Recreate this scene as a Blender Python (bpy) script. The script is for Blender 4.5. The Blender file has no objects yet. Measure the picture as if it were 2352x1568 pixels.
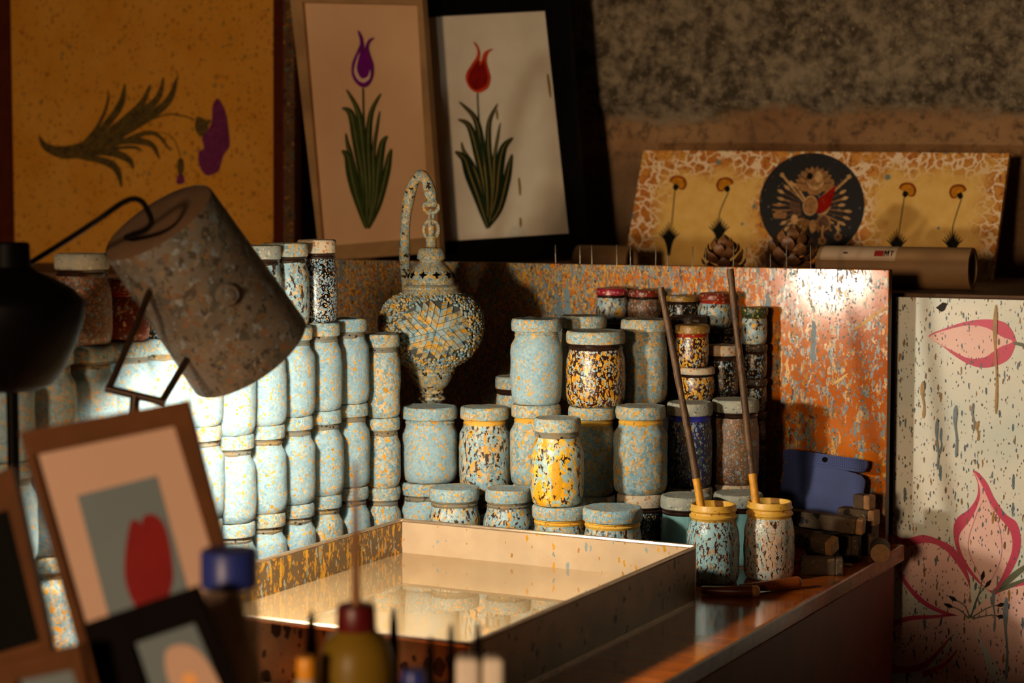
import bpy, bmesh, math, random
from mathutils import Vector, Matrix, noise
from mathutils.geometry import tessellate_polygon

SC = bpy.context.scene
COL = SC.collection
rnd = random.Random(7)

# ------------------------------------------------------------------ camera
IW, IH, FPX = 2352, 1568, 4400.0
CAM = Vector((0, 0, 1.35))
PITCH = math.atan(334 / 4400.0)
FWD = Vector((0, math.cos(PITCH), -math.sin(PITCH)))
UPV = Vector((0, math.sin(PITCH), math.cos(PITCH)))
cam_d = bpy.data.cameras.new('camera')
cam = bpy.data.objects.new('camera', cam_d)
COL.objects.link(cam)
cam.location = CAM
cam.rotation_euler = (math.pi / 2 - PITCH, 0, 0)
cam_d.sensor_width = 36
cam_d.lens = 36 * FPX / IW
cam_d.clip_start = 0.05
cam_d.dof.use_dof = True
cam_d.dof.focus_distance = 3.05
cam_d.dof.aperture_fstop = 4.2
SC.camera = cam
SC.view_settings.view_transform = 'Standard'
SC.view_settings.look = 'None'
SC.view_settings.gamma = 1
SC.view_settings.exposure = 0.0
SC.view_settings.use_curve_mapping = False


def ray(px, py):
    return Vector(((px - IW / 2) / FPX, 0, 0)) + UPV * ((IH / 2 - py) / FPX) + FWD


def W(px, py, Y):                 # point seen at a pixel, at depth Y
    d = ray(px, py)
    return CAM + d * (Y / d.y)


def PT(px, py, z):                # point seen at a pixel, at height z
    d = ray(px, py)
    return CAM + d * ((z - CAM.z) / d.z)


TZ = 0.75                         # table top
AX = Vector((math.cos(math.radians(27.6)), -math.sin(math.radians(27.6)), 0))   # along the table back edge
BX = Vector((math.sin(math.radians(27.6)), math.cos(math.radians(27.6)), 0))    # away from us along the table
ZX = Vector((0, 0, 1))
YAW = -math.radians(27.6)


def AB(a, b, z):
    return AX * a + BX * b + ZX * z


# ------------------------------------------------------------------ colours
def lin(c):
    c = c / 255.0
    return c / 12.92 if c <= 0.04045 else ((c + 0.055) / 1.055) ** 2.4


def H(h):
    h = h.lstrip('#')
    return (lin(int(h[0:2], 16)), lin(int(h[2:4], 16)), lin(int(h[4:6], 16)), 1)


# ------------------------------------------------------------------ materials
class NT:
    def __init__(s, name):
        s.m = bpy.data.materials.new(name)
        s.m.use_nodes = True
        s.t = s.m.node_tree
        s.b = s.t.nodes['Principled BSDF']

    def n(s, typ, **kw):
        nd = s.t.nodes.new(typ)
        for k, v in kw.items():
            setattr(nd, k, v)
        return nd

    def l(s, a, b):
        s.t.links.new(a, b)

    def math(s, op, a, b=None, c=None, clamp=False):
        nd = s.n('ShaderNodeMath', operation=op, use_clamp=clamp)
        for i, v in enumerate((a, b, c)):
            if v is None:
                continue
            if isinstance(v, (int, float)):
                nd.inputs[i].default_value = v
            else:
                s.l(v, nd.inputs[i])
        return nd.outputs[0]

    def vmath(s, op, a, b=None, scale=None):
        nd = s.n('ShaderNodeVectorMath', operation=op)
        for i, v in enumerate((a, b)):
            if v is None:
                continue
            if isinstance(v, (tuple, list)):
                nd.inputs[i].default_value = v
            else:
                s.l(v, nd.inputs[i])
        if scale is not None:
            if isinstance(scale, (int, float)):
                nd.inputs['Scale'].default_value = scale
            else:
                s.l(scale, nd.inputs['Scale'])
        return nd.outputs[0]

    def mix(s, f, a, b):
        nd = s.n('ShaderNodeMix', data_type='RGBA')
        if isinstance(f, (int, float)):
            nd.inputs[0].default_value = f
        else:
            s.l(f, nd.inputs[0])
        for i, v in ((6, a), (7, b)):
            if isinstance(v, (tuple, list)):
                nd.inputs[i].default_value = v
            else:
                s.l(v, nd.inputs[i])
        return nd.outputs[2]

    def ramp(s, v, lo, hi):
        nd = s.n('ShaderNodeMapRange')
        nd.inputs[1].default_value = lo
        nd.inputs[2].default_value = hi
        s.l(v, nd.inputs[0])
        return nd.outputs[0]

    def noise(s, vec, scale, detail=3, rough=0.55, out=0):
        nd = s.n('ShaderNodeTexNoise')
        nd.inputs['Scale'].default_value = scale
        nd.inputs['Detail'].default_value = detail
        nd.inputs['Roughness'].default_value = rough
        s.l(vec, nd.inputs['Vector'])
        return nd.outputs[out]

    def voro(s, vec, scale, feature='F1'):
        nd = s.n('ShaderNodeTexVoronoi', feature=feature)
        nd.inputs['Scale'].default_value = scale
        s.l(vec, nd.inputs['Vector'])
        return nd

    def coord(s, random=True, sc=(1, 1, 1)):
        tc = s.n('ShaderNodeTexCoord')
        v = tc.outputs['Object']
        if random:
            oi = s.n('ShaderNodeObjectInfo')
            off = s.vmath('SCALE', (3.7, 9.1, 5.3), scale=oi.outputs['Random'])
            v = s.vmath('ADD', v, off)
        if sc != (1, 1, 1):
            v = s.vmath('MULTIPLY', v, sc)
        return v

    def bump(s, h, strength, dist=0.002):
        nd = s.n('ShaderNodeBump')
        nd.inputs['Strength'].default_value = strength
        nd.inputs['Distance'].default_value = dist
        s.l(h, nd.inputs['Height'])
        s.l(nd.outputs[0], s.b.inputs['Normal'])

    def set(s, color=None, rough=None, metal=None, **kw):
        if color is not None:
            if isinstance(color, (tuple, list)):
                s.b.inputs['Base Color'].default_value = color
            else:
                s.l(color, s.b.inputs['Base Color'])
        if rough is not None:
            if isinstance(rough, (int, float)):
                s.b.inputs['Roughness'].default_value = rough
            else:
                s.l(rough, s.b.inputs['Roughness'])
        if metal is not None:
            s.b.inputs['Metallic'].default_value = metal
        for k, v in kw.items():
            s.b.inputs[k].default_value = v
        return s.m


def plain(name, col, rough=0.6, metal=0.0, var=0.12, scale=30, bump=0.0, **kw):
    t = NT(name)
    if ' ink' in name or 'frame' in name or 'black' in name or 'picture' in name:
        kw.setdefault('Specular IOR Level', .06)
    v = t.coord()
    nz = t.noise(v, scale, 4)
    c = H(col) if isinstance(col, str) else col
    dk = tuple(x * (1 - var * 2) for x in c[:3]) + (1,)
    lt = tuple(min(1, x * (1 + var)) for x in c[:3]) + (1,)
    t.set(t.mix(t.ramp(nz, 0.3, 0.7), dk, lt), rough, metal, **kw)
    if bump:
        t.bump(nz, bump)
    return t.m


def splat(name, base, base2, layers, rough=0.55, bump=0.3, stretch_axis=2, cov=None, distort=0.004, spec=0.5, metal=0.0, crack=0.0, base_scale=25, vein=None, fleck=400, k=1.45, dens=1.0, rough2=None, cells=None, calm=.25, grad=None):
    """base paint with layers of dripped specks: (colour, cells per metre, stretch, size, amount)"""
    t = NT(name)
    v = t.coord()
    nz = t.noise(v, 90, 2, out=1)
    dv = t.vmath('SCALE', t.vmath('SUBTRACT', nz, (0.5, 0.5, 0.5)), scale=distort * 2)
    v = t.vmath('ADD', v, dv)
    big = t.noise(v, base_scale, 4)
    col = t.mix(t.ramp(big, 0.35, 0.65), H(base), H(base2))
    if vein:
        ed = t.voro(v, vein[1], 'DISTANCE_TO_EDGE').outputs[0]
        col = t.mix(t.math('LESS_THAN', ed, vein[2]), col, H(vein[0]))
    hsum = None
    gshift = None
    if grad:                       # paint lies thicker towards one end of the thing
        sx = t.n('ShaderNodeSeparateXYZ')
        t.l(t.n('ShaderNodeTexCoord').outputs['Object'], sx.inputs[0])
        mr = t.n('ShaderNodeMapRange')
        for i_, v_ in enumerate((grad[0], grad[1], grad[2], grad[3])):
            mr.inputs[i_ + 1].default_value = v_
        t.l(sx.outputs[0], mr.inputs[0])
        gshift = mr.outputs[0]
    if cells:
        for (csc, cst, pal, wgt) in cells:
            mul = [1, 1, 1]
            mul[stretch_axis] = 1.0 / cst
            off = rnd.random() * 50
            vv = t.vmath('ADD', t.vmath('MULTIPLY', v, tuple(mul)), (off, off * .6, off * .2))
            vo = t.voro(vv, csc)
            sep = t.n('ShaderNodeSeparateColor')
            t.l(vo.outputs['Color'], sep.inputs[0])
            cr = t.n('ShaderNodeValToRGB')
            cr.color_ramp.interpolation = 'CONSTANT'
            tot = sum(p[0] for p in pal)
            acc_ = 0
            els = cr.color_ramp.elements
            while len(els) < len(pal):
                els.new(.5)
            for e_, (w_, c_) in zip(els, pal):
                e_.position = acc_ / tot
                e_.color = H(c_)
                acc_ += w_
            t.l(sep.outputs[0], cr.inputs[0])
            g_ = t.noise(v, 45, 2)
            if gshift is not None:
                g_ = t.math('ADD', g_, gshift)
            # a cell shows its own colour only where paint has landed thickly enough
            m = t.math('GREATER_THAN', t.math('ADD', t.math('MULTIPLY', t.math('SUBTRACT', g_, .5), 1.6), wgt), sep.outputs[1])
            col = t.mix(m, col, cr.outputs[0])
            hh_ = t.math('MULTIPLY', m, t.math('MULTIPLY', sep.outputs[2], .8))
            hsum = hh_ if hsum is None else t.math('MAXIMUM', hsum, hh_)
    for (c, sc, st, size, amt) in layers:
        mul = [1, 1, 1]
        mul[stretch_axis] = 1.0 / st
        vv = t.vmath('MULTIPLY', v, tuple(mul))
        off = rnd.random() * 50
        vv = t.vmath('ADD', vv, (off, off * .7, off * .3))
        vo = t.voro(vv, sc * k)
        sep = t.n('ShaderNodeSeparateColor')
        t.l(vo.outputs['Color'], sep.inputs[0])
        thr = t.math('MULTIPLY', t.ramp(sep.outputs[0], 1 - min(.98, amt * dens), 1.0), size)
        m = t.math('LESS_THAN', vo.outputs['Distance'], thr)
        c2 = tuple(x * .62 for x in H(c)[:3]) + (1,)
        cc = t.mix(sep.outputs[1], H(c), c2)
        col = t.mix(m, col, cc)
        hsum = m if hsum is None else t.math('MAXIMUM', hsum, m)
    if cov:                        # bare dark glass showing through the paint
        c, sc, st, amt = cov
        mul = [1, 1, 1]
        mul[stretch_axis] = 1.0 / st
        vv = t.vmath('MULTIPLY', v, tuple(mul))
        g = t.noise(vv, sc * k, 3, 0.6)
        m = t.math('GREATER_THAN', g, 1 - amt)
        col = t.mix(m, col, H(c))
        if hsum is not None:
            hsum = t.math('SUBTRACT', hsum, m)
    fine = t.noise(v, fleck, 3, 0.6)
    h = t.math('MULTIPLY', fine, 0.8)
    if hsum is not None:
        h = t.math('ADD', h, t.math('MULTIPLY', hsum, 0.6))
    if crack:
        cr = t.ramp(t.voro(v, 190, 'DISTANCE_TO_EDGE').outputs[0], 0, .07)
        h = t.math('ADD', h, t.math('MULTIPLY', cr, crack * .3))
    if rough2 is not None and hsum is not None:
        rough = t.math('ADD', t.math('MULTIPLY', t.math('MAXIMUM', hsum, 0.0), rough2 - rough), rough)
    t.set(col, rough, metal, **{'Specular IOR Level': spec})
    if bump:
        t.bump(h, bump, 0.0016)
    return t.m


M = {}
BLUE, BLUE2, YEL, OCH, CRM, PNK, DRK = '7fa7b4', '9dbcc4', 'dfa028', 'c9934e', 'd2b58c', 'd2a183', '1d120d'
PB = [(34, '86a5b1'), (28, '91aeb8'), (16, '7c9cab'), (12, '9fb6ba'), (9, 'b9ae92'), (8, 'c49a5a'), (7, 'd6a040')]
PO = [(20, '7c9daa'), (14, '93afb6'), (12, '6c8e99'), (14, 'bd9a64'), (13, 'c4ae8a'), (9, 'd09c3e'), (6, 'a08a60'), (8, 'a9b5ae')]
PY = [(24, '8fb0b6'), (14, 'b2c2b4'), (26, 'e2a524'), (16, 'eab93c'), (10, 'd6b98c'), (6, '7c9aa0')]
M['crust'] = splat('crusted blue paint', '83a4b2', '96b3be', [('d9a13a', 100, 1.2, .42, .18)], .85, .6, crack=1.2, base_scale=60, spec=.2, cells=[(210, 1.15, PB, .5), (360, 1.1, PB, .42)])
M['crust_b'] = splat('crusted blue and ochre paint', '7899a4', '8fabb2', [('dfa02c', 95, 1.5, .45, .25)], .8, .6, crack=.9, base_scale=50, spec=.25, cells=[(175, 1.4, PO, .62), (320, 1.2, PO, .5)])
M['mixed'] = splat('blue paint with yellow drips and bare glass', '7b9fab', '95b3ba', [(YEL, 80, 2.5, .5, .3)], .42, .55, cov=('35200f', 125, 2.0, .43), spec=.5, cells=[(160, 2.0, PO, .5), (300, 1.3, PO, .45)])
M['yellow'] = splat('yellow drips over blue paint', '8aaab0', 'a8bab0', [('e6a91c', 42, 4.0, .7, .5)], .3, .5, cov=('38200f', 110, 1.8, .42), spec=.5, cells=[(120, 2.6, PY, .75), (250, 1.6, PY, .5)])
M['speckled_dark'] = splat('yellow and blue specks on dark glass', '24130e', '3a1c12', [(YEL, 105, 2.2, .85, .8), ('9cbcc8', 130, 1.3, .75, .62), ('d9ad4a', 150, 1.6, .7, .6), ('b8571f', 190, 1.2, .5, .3)], .22, .4, spec=.6, k=2.2)
M['black_speck'] = splat('pale specks on black glass', '0d0908', '1c100c', [('93abb6', 140, 1.1, .85, .8), ('e0ae6a', 170, 1.1, .65, .45), ('c9ccc2', 180, 1.1, .5, .3), ('6e97ad', 160, 1, .7, .5)], .2, .4, spec=.6, k=2.2)
M['dark_speck'] = splat('sparse specks on dark glass', '100c0a', '20160f', [('7d97a0', 150, 1.6, .7, .5), ('c99a4e', 170, 1.5, .6, .38), ('4e7180', 120, 1.5, .6, .4)], .22, .4, spec=.6, k=2.2)
M['navy'] = splat('specks on dark blue glass', '23264f', '1a2436', [('8fa6b0', 140, 1.8, .8, .6), ('c08a3c', 150, 1.4, .6, .4), ('545b34', 90, 2.5, .7, .45), ('3c46a0', 110, 1.4, .6, .35)], .45, .45, k=2.2)
M['rust'] = splat('rust and blue specks on dark glass', '553a2a', '6f5840', [('7795a0', 140, 1.6, .7, .55), ('b5713a', 150, 1.3, .65, .5), ('d7a052', 190, 1.1, .5, .35), ('8d6a52', 130, 1.2, .6, .5)], .5, .5, k=2.2)
M['teal_glass'] = plain('teal paint filled jar', '6f9d9e', .08, 0, .05, 8, 0, **{'Coat Weight': .6})
M['drip_blue'] = splat('blue drips over brown glass', '86b0b6', '9bbfc0', [('c99b6a', 110, 2.6, .6, .35), ('a9c7c9', 150, 2.0, .6, .4), ('b9863c', 170, 1.6, .5, .25)], .22, .5, cov=('4a2412', 130, 3.2, .455), spec=.6, k=2.2)
M['drip_pink'] = splat('pink and blue drips over glass', 'c4a184', 'a7b3a9', [('d8b394', 70, 2.2, .8, .6), ('8fb3b8', 100, 2.8, .7, .5), ('a87a2c', 150, 1.6, .5, .3)], .2, .5, cov=('3c2414', 120, 3.0, .42), spec=.6, k=2.2)
M['lid_blue'] = splat('blue crusted lid paint', '7f9ea9', '8fabb2', [], .85, .8, crack=1.0, base_scale=50, spec=.2, cells=[(210, 1, PB, .5), (330, 1, PO, .4)])
M['lid_warm'] = splat('ochre and blue lid paint', '87a0a0', 'a0a590', [], .8, .75, crack=.8, base_scale=50, spec=.2, cells=[(190, 1, PO, .65), (320, 1, PO, .5)])
M['lid_grey'] = splat('grey crusted lid paint', '8d9188', 'a7a594', [('c7bfa3', 150, 1, .6, .5), ('6e8387', 170, 1, .5, .4)], .85, .7, crack=.7, spec=.2)
M['lid_pale'] = splat('cream and rust lid paint', 'b9a58c', 'c5b59a', [('b9713a', 140, 1, .55, .4), ('9db4b4', 160, 1, .55, .5), (OCH, 150, 1, .5, .4)], .7, .6, spec=.25)
M['lid_red'] = splat('red lid with specks', '7a1626', '962035', [('b9a79a', 150, 1.1, .55, .4), (OCH, 160, 1, .5, .3)], .3, .4, spec=.5)
M['lid_rust'] = splat('dark red lid with specks', '5b170d', '74230f', [('b59a78', 140, 1.1, .6, .5), ('c4803e', 170, 1, .55, .4), ('7f95a0', 160, 1, .5, .35)], .35, .4, spec=.5)
M['lid_gold'] = splat('dull gold lid with specks', '7a5a22', '8e6c2e', [('8ba0a2', 140, 1.1, .6, .5), ('d0a13c', 160, 1, .55, .4)], .4, .4, spec=.5)
M['lid_green'] = splat('dark green lid with specks', '26301a', '36401f', [('b9a04e', 150, 1.3, .6, .45), ('7b97a0', 150, 1.2, .55, .45)], .4, .4, spec=.5)
M['lid_dark'] = splat('dark lid with specks', '2b211a', '3d3127', [('7a8a8c', 150, 1.2, .6, .45), ('9b7a48', 160, 1, .55, .4)], .5, .4, spec=.4)
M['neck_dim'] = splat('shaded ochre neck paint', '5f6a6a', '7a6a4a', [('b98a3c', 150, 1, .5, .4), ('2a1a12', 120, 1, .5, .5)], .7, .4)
M['neck_dark'] = plain('dark bare glass neck', '2a1a12', .25, 0, .3, 60)
M['neck_yellow'] = splat('yellow paint on jar neck', 'cb962e', 'd8ae50', [('b9802a', 120, 1, .5, .3)], .4, .4)
M['neck_red'] = splat('red paint on jar neck', '7a1510', '9a2a15', [(OCH, 160, 1, .6, .4)], .35, .4)
M['neck_blue'] = plain('blue paint on jar neck', '2a2f8c', .35, 0, .2, 60)
M['paint_in'] = plain('pale yellow paint inside jar', 'd8ad5c', .35, 0, .1, 40)
M['stick'] = splat('brown stick bark', '3a2714', '553a1e', [('7d4f2a', 200, 6, .5, .4), ('2e1a0e', 160, 6, .5, .4)], .55, .6, spec=.4)
M['stick_tip'] = plain('yellow paint on stick', 'cf8f1a', .5, 0, .15, 90, .3)
PW = [(20, '67808a'), (14, '74867f'), (18, 'c08a2c'), (12, 'd09a3a'), (14, '9a5c1f'), (10, '6e5a34'), (5, 'b59256'), (6, '4a3828')]
M['board'] = splat('orange wood under paint splatter', 'b3560a', 'd0741a', [('6f8a94', 45, 8, .45, .25), ('566f7c', 150, 1.7, .42, .4), ('8a6a3a', 190, 2, .42, .4), ('3c3026', 210, 1.6, .4, .3)], .13, .015, base_scale=6, spec=.6, fleck=260, k=1.3, rough2=.5, distort=.005,
                   cells=[(215, 6.5, PW, .36), (340, 4.0, PW, .42), (420, 1.8, PW, .28)], grad=(-.4, .75, .36, -.15))
M['board'].node_tree.nodes['Principled BSDF'].inputs['IOR'].default_value = 1.5
M['board_edge'] = plain('dark red board edge', '4a1608', .5)
M['metal_pin'] = splat('paint specked steel pin', '8a7a60', '6f6450', [('7f9aa4', 200, 2, .6, .4)], .35, .2, metal=.6)
PL = [(16, '7c9daa'), (12, '93a8a8'), (10, '5f7478'), (20, 'b8924e'), (14, 'c4ae80'), (14, 'd0982e'), (8, '8a7448')]
M['verdigris'] = splat('crusted blue paint on brass', '6e8280', '8f9a8c', [], .7, .6, cov=('15110d', 60, 1, .40), spec=.3, cells=[(280, 1.3, PL, .7), (420, 1.2, PL, .5)])
M['verdigris_b'] = splat('crusted ochre paint on brass', '7f8f8e', '98998a', [], .75, .7, spec=.3, cells=[(280, 1.2, PL, .75), (420, 1.2, PL, .6)])
M['bead'] = splat('crusted mosaic bead', '8fa2a2', 'a6a796', [], .65, .4, spec=.35, cells=[(170, 1, PL, .85)])
M['grout'] = plain('dull grout', '4c4c44', .8)
M['hole'] = plain('black painted shade of the openings', '050403', .9)  # black colour stands in for the shade inside openings
M['tray_in'] = splat('brushed steel with drips', 'bfa98c', 'c9b496', [(YEL, 75, 2.5, .36, .2), ('9db0b4', 90, 3.0, .34, .12), (OCH, 120, 2, .36, .18)], .3, .06, metal=.35, spec=.5, fleck=120)
M['tray_shaded_splash'] = splat('shade darkened steel dense with yellow drips', '5e4c34', '6b5840', [(YEL, 80, 3, .55, .5), ('d8a534', 60, 6, .5, .6), ('9db6bb', 85, 6, .42, .4), ('c99a3c', 130, 2, .5, .6), (YEL, 100, 1.5, .5, .5)], .35, .12, metal=.3, fleck=120, k=1.9)  # base darkened to paint in shade on the left wall; drips are real
M['tray_out'] = splat('tarnished steel', '6b5a45', '80694c', [('2a1f16', 45, 1.5, .55, .5), ('3a2c1f', 80, 1.5, .5, .4)], .35, .15, metal=.55, fleck=120)
M['rim_metal'] = plain('bright worn steel rim', 'b9a288', .25, .7, .1, 60)
t = NT('cloudy size water')
v = t.coord(False)
t.set(t.mix(t.ramp(t.noise(v, 5, 3), .3, .7), H('ac8f66'), H('b79a70')), .025, .38, **{'IOR': 1.45, 'Specular IOR Level': .5})
M['water'] = t.m
M['blue_plastic'] = plain('navy plastic', '26366e', .55, 0, .12, 18, **{'Specular IOR Level': .25})
M['charred'] = splat('charred wood', '3a2c1c', '4f3d26', [('1d1610', 60, 1, .6, .5), ('6b5334', 110, 1, .5, .35)], .75, .5, stretch_axis=0, spec=.3)
M['cutwood'] = plain('cut wood end', '93683a', .7, 0, .2, 60, .2)
M['handle'] = plain('varnished brown handle', '7a3a14', .3, 0, .25, 20)
M['handle_tip'] = plain('worn handle tip', 'b97f45', .35, 0, .2, 60)
# table wood
t = NT('varnished red brown wood')
v = t.coord(False, (1, 12, 12))
w = t.noise(v, 3, 5, .6)
v2 = t.coord(False)
col = t.mix(t.ramp(w, .3, .7), H('7a350e'), H('a85616'))
st = t.noise(v2, 9, 4)
col = t.mix(t.ramp(st, .52, .72), col, H('46301c'))
t.set(col, .13, 0)
t.bump(w, .03)
M['table'] = t.m
M['table_side'] = plain('dark red table panel', '6e2410', .5, 0, .15, 12)
M['shelfwood'] = plain('dull brown shelf wood', '5b3d22', .7, 0, .2, 12)
M['dark_wood'] = plain('dark riser wood', '1f140d', .8, 0, .2, 20)


def paper(name, c1, c2, scale=6, rough=.75, fl=None):
    t = NT(name)
    v = t.coord(False)
    col = t.mix(t.ramp(t.noise(v, scale, 4), .3, .7), H(c1), H(c2))
    if fl:
        for (c, sc, size, amt) in fl:
            vo = t.voro(t.vmath('ADD', v, (rnd.random() * 9, 3, 1)), sc)
            sep = t.n('ShaderNodeSeparateColor')
            t.l(vo.outputs['Color'], sep.inputs[0])
            thr = t.math('MULTIPLY', t.ramp(sep.outputs[0], 1 - amt, 1), size)
            m = t.ramp(t.math('SUBTRACT', thr, vo.outputs['Distance']), 0, .08)
            col = t.mix(t.math('MULTIPLY', m, .6), col, H(c))
    t.set(col, rough, 0, **{'Specular IOR Level': .2})
    return t.m


M['paper_yellow'] = paper('mottled ochre paper', 'c4801a', 'd09438', 6, .6, [('8a5a18', 60, .5, .5), ('5d6038', 46, .36, .25), ('9a500f', 90, .5, .45), ('6a5c30', 120, .42, .35), ('5f6a40', 170, .4, .3)])
M['ink_leaf_dim'] = paper('faded dark green ink', '3b2f14', '5d4a1e', 60, .6, [('a0721e', 200, .5, .55), ('5d6038', 120, .4, .3)])
M['ink_purple_dim'] = paper('faded purple ink', '5a1a44', '6d2650', 60, .6, [('9a6a30', 200, .42, .4)])
M['frame_splat'] = splat('brown frame with paint splatter', '4a2c10', '5d3a14', [('4f5a48', 70, 2.5, .6, .5), ('a06a1c', 90, 2, .5, .4), ('2a1a0c', 60, 2, .6, .5)], .6, .3)
M['frame_red'] = plain('dark red brown frame', '4d1f10', .6)
M['frame_light'] = plain('pale brown wooden frame', 'a8845a', .5, 0, .15, 10)
M['frame_black'] = plain('black frame', '0b0908', .35, 0, .1)
M['paper_pink'] = paper('warm cream paper', 'd0a57c', 'ddb58c', 4, .55)
M['paper_white'] = paper('off white paper', 'c9c0ae', 'd8cfbd', 9, .4, [('b5b3a6', 12, .5, .35)])
M['ink_purple'] = plain('purple ink', '6b1370', .5, 0, .1)
M['ink_orange'] = plain('orange red ink', 'bf3c14', .5, 0, .15, 60)
M['ink_red'] = plain('deep red ink', '7d1208', .5, 0, .15, 60)
M['ink_green'] = plain('dark green ink', '34401a', .5, 0, .2, 25)
M['ink_green_dark'] = plain('blackish green ink', '1c2914', .5, 0, .2, 25)
M['ink_line'] = plain('thin olive line ink', '77794a', .5)
M['ink_white'] = plain('unpainted white', 'd8b59c', .5)
M['ink_stain'] = plain('ochre drip', '8f7a3a', .5)
# marbled panel
t = NT('marbled ochre paper')
v = t.coord(False)
nz = t.noise(v, 25, 3, out=1)
v2 = t.vmath('ADD', v, t.vmath('SCALE', t.vmath('SUBTRACT', nz, (.5, .5, .5)), scale=.05))
ed = t.voro(v2, 40, 'DISTANCE_TO_EDGE').outputs[0]
vo = t.voro(v2, 40)
sep = t.n('ShaderNodeSeparateColor')
t.l(vo.outputs['Color'], sep.inputs[0])
c = t.mix(sep.outputs[0], H('c9801e'), H('e0a844'))
c = t.mix(t.ramp(t.noise(v, 6, 3), .35, .62), c, H('c07216'))
ed2 = t.voro(v2, 60, 'DISTANCE_TO_EDGE').outputs[0]
c = t.mix(t.math('LESS_THAN', ed2, .035), c, H('8f4a12'))
gate = t.ramp(t.noise(v, 11, 2), .36, .46)
vein = t.math('MULTIPLY', t.math('LESS_THAN', ed, .075), gate)
c = t.mix(vein, c, H('ecd0a8'))
# two calm pale fields, in the panel's own coordinates
sp = t.n('ShaderNodeSeparateXYZ')
t.l(v, sp.inputs[0])
fld = None
for cx in (-.255, .235):
    dx = t.math('DIVIDE', t.math('SUBTRACT', sp.outputs[0], cx), .13)
    dy = t.math('DIVIDE', t.math('SUBTRACT', sp.outputs[1], -.03), .125)
    r = t.math('MAXIMUM', t.math('ABSOLUTE', dx), t.math('ABSOLUTE', dy))
    r = t.math('ADD', r, t.math('MULTIPLY', t.math('SUBTRACT', t.noise(v, 18, 3), .5), .9))
    f = t.ramp(r, 1.05, .7)
    fld = f if fld is None else t.math('MAXIMUM', fld, f)
c = t.mix(fld, c, t.mix(t.ramp(t.noise(v, 40, 4), .3, .7), H('dcab4e'), H('e8bd66')))
vo2 = t.voro(v, 42)
sep2 = t.n('ShaderNodeSeparateColor')
t.l(vo2.outputs['Color'], sep2.inputs[0])
m = t.math('LESS_THAN', vo2.outputs['Distance'], t.math('MULTIPLY', t.ramp(sep2.outputs[0], .86, 1), .3))
c = t.mix(m, c, H('707c74'))
t.set(c, .55, 0)
M['marbled'] = t.m
M['black_field'] = splat('black field with specks', '0a0706', '100a08', [('6b6a60', 75, 1, .3, .2), ('8a6a3c', 95, 1, .25, .15)], .5, 0, stretch_axis=1)
M['gold1'] = plain('bronze painted gold', '9a6a34', .5, 0, .25, 120)
M['gold2'] = plain('pale painted gold', 'c4975c', .5, 0, .2, 120)
M['gold3'] = plain('dark painted gold', '5b3a1c', .5, 0, .25, 120)
M['flag_red'] = plain('red flag ink', '8e1508', .5, 0, .15, 60)
M['carn1'] = plain('orange carnation ink', 'c9811a', .5, 0, .2, 80)
M['carn2'] = plain('rust carnation edge ink', '8a3d0c', .5, 0, .2, 80)
M['ink_black'] = plain('black green ink', '18170f', .5)
drips = [('50697a', 95, 3.4, .36, .36), ('7d5a24', 100, 3.4, .36, .36), ('3d4a58', 130, 2.2, .36, .32), ('a8741f', 75, 5, .32, .2), ('5f7d88', 62, 5, .34, .2), ('3a2a22', 170, 2.5, .34, .3)]
M['fb_base'] = splat('pale marbled paper with drips', 'eae6d6', 'ced8ce', drips, .45, .05, 1, k=1.8, dens=1.15, base_scale=7, distort=.0025)
M['fb_pink'] = splat('pale pink petal with drips', 'efbcb2', 'f3cabc', drips, .45, .05, 1, k=1.8, dens=1.15, base_scale=9, distort=.0025)
M['fb_red'] = splat('crimson petal edge with drips', 'd0365f', 'be2850', drips[:3], .45, .05, 1, k=1.8, base_scale=9, distort=.0025)
M['drip_ochre'] = plain('run of ochre paint', 'a8803a', .45, 0, .15, 60)
M['drip_slate'] = plain('run of slate blue paint', '6f828c', .45, 0, .15, 60)
M['fb_rose'] = plain('rose petal line', 'c06a86', .45)
M['fb_dark'] = plain('dark stamen ink', '2a2420', .45)
M['fb_green'] = plain('grey green stem', '5a6148', .45)
# wall
t = NT('rough old plaster and stone')
v = t.coord(False)
sp = t.n('ShaderNodeSeparateXYZ')
t.l(v, sp.inputs[0])
n1 = t.noise(v, 5, 6, .65)
n2 = t.noise(v, 38, 6, .7)
stone = t.mix(t.ramp(t.math('ADD', t.math('MULTIPLY', n2, .6), t.math('MULTIPLY', t.noise(v, 11, 5, .65), .4)), .42, .6), H('453c2e'), H('93836a'))
stone = t.mix(t.ramp(t.noise(v, 70, 3), .60, .75), stone, H('9a8a6a'))
plas = t.mix(t.ramp(n1, .35, .65), H('8a6442'), H('a88258'))
plas = t.mix(t.ramp(n2, .5, .66), plas, H('5c4630'))
hh = t.math('ADD', sp.outputs[2], t.math('MULTIPLY', t.math('SUBTRACT', n1, .5), .16))
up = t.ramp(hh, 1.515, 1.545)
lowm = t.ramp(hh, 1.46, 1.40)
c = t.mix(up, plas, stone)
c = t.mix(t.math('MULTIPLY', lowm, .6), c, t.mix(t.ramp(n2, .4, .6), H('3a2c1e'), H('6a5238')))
t.set(c, .9, 0, **{'Specular IOR Level': .2})
t.bump(t.math('ADD', n2, n1), .8, .012)
M['wall'] = t.m
M['floor'] = plain('dark floor', '2a1d14', .8)
M['shade_out'] = splat('grey lamp enamel under old paint', '7a7468', '5c574e', [('85684a', 70, 1.5, .7, .5), ('5a5a50', 60, 1.6, .8, .55), ('8d989c', 80, 1.3, .6, .5), ('4a443a', 90, 1.4, .6, .4), ('86765a', 120, 1.4, .6, .5)], .6, .3, base_scale=14, distort=.012)
M['shade_top'] = plain('dusty brown lamp top', '6b5038', .7, 0, .1)
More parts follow.
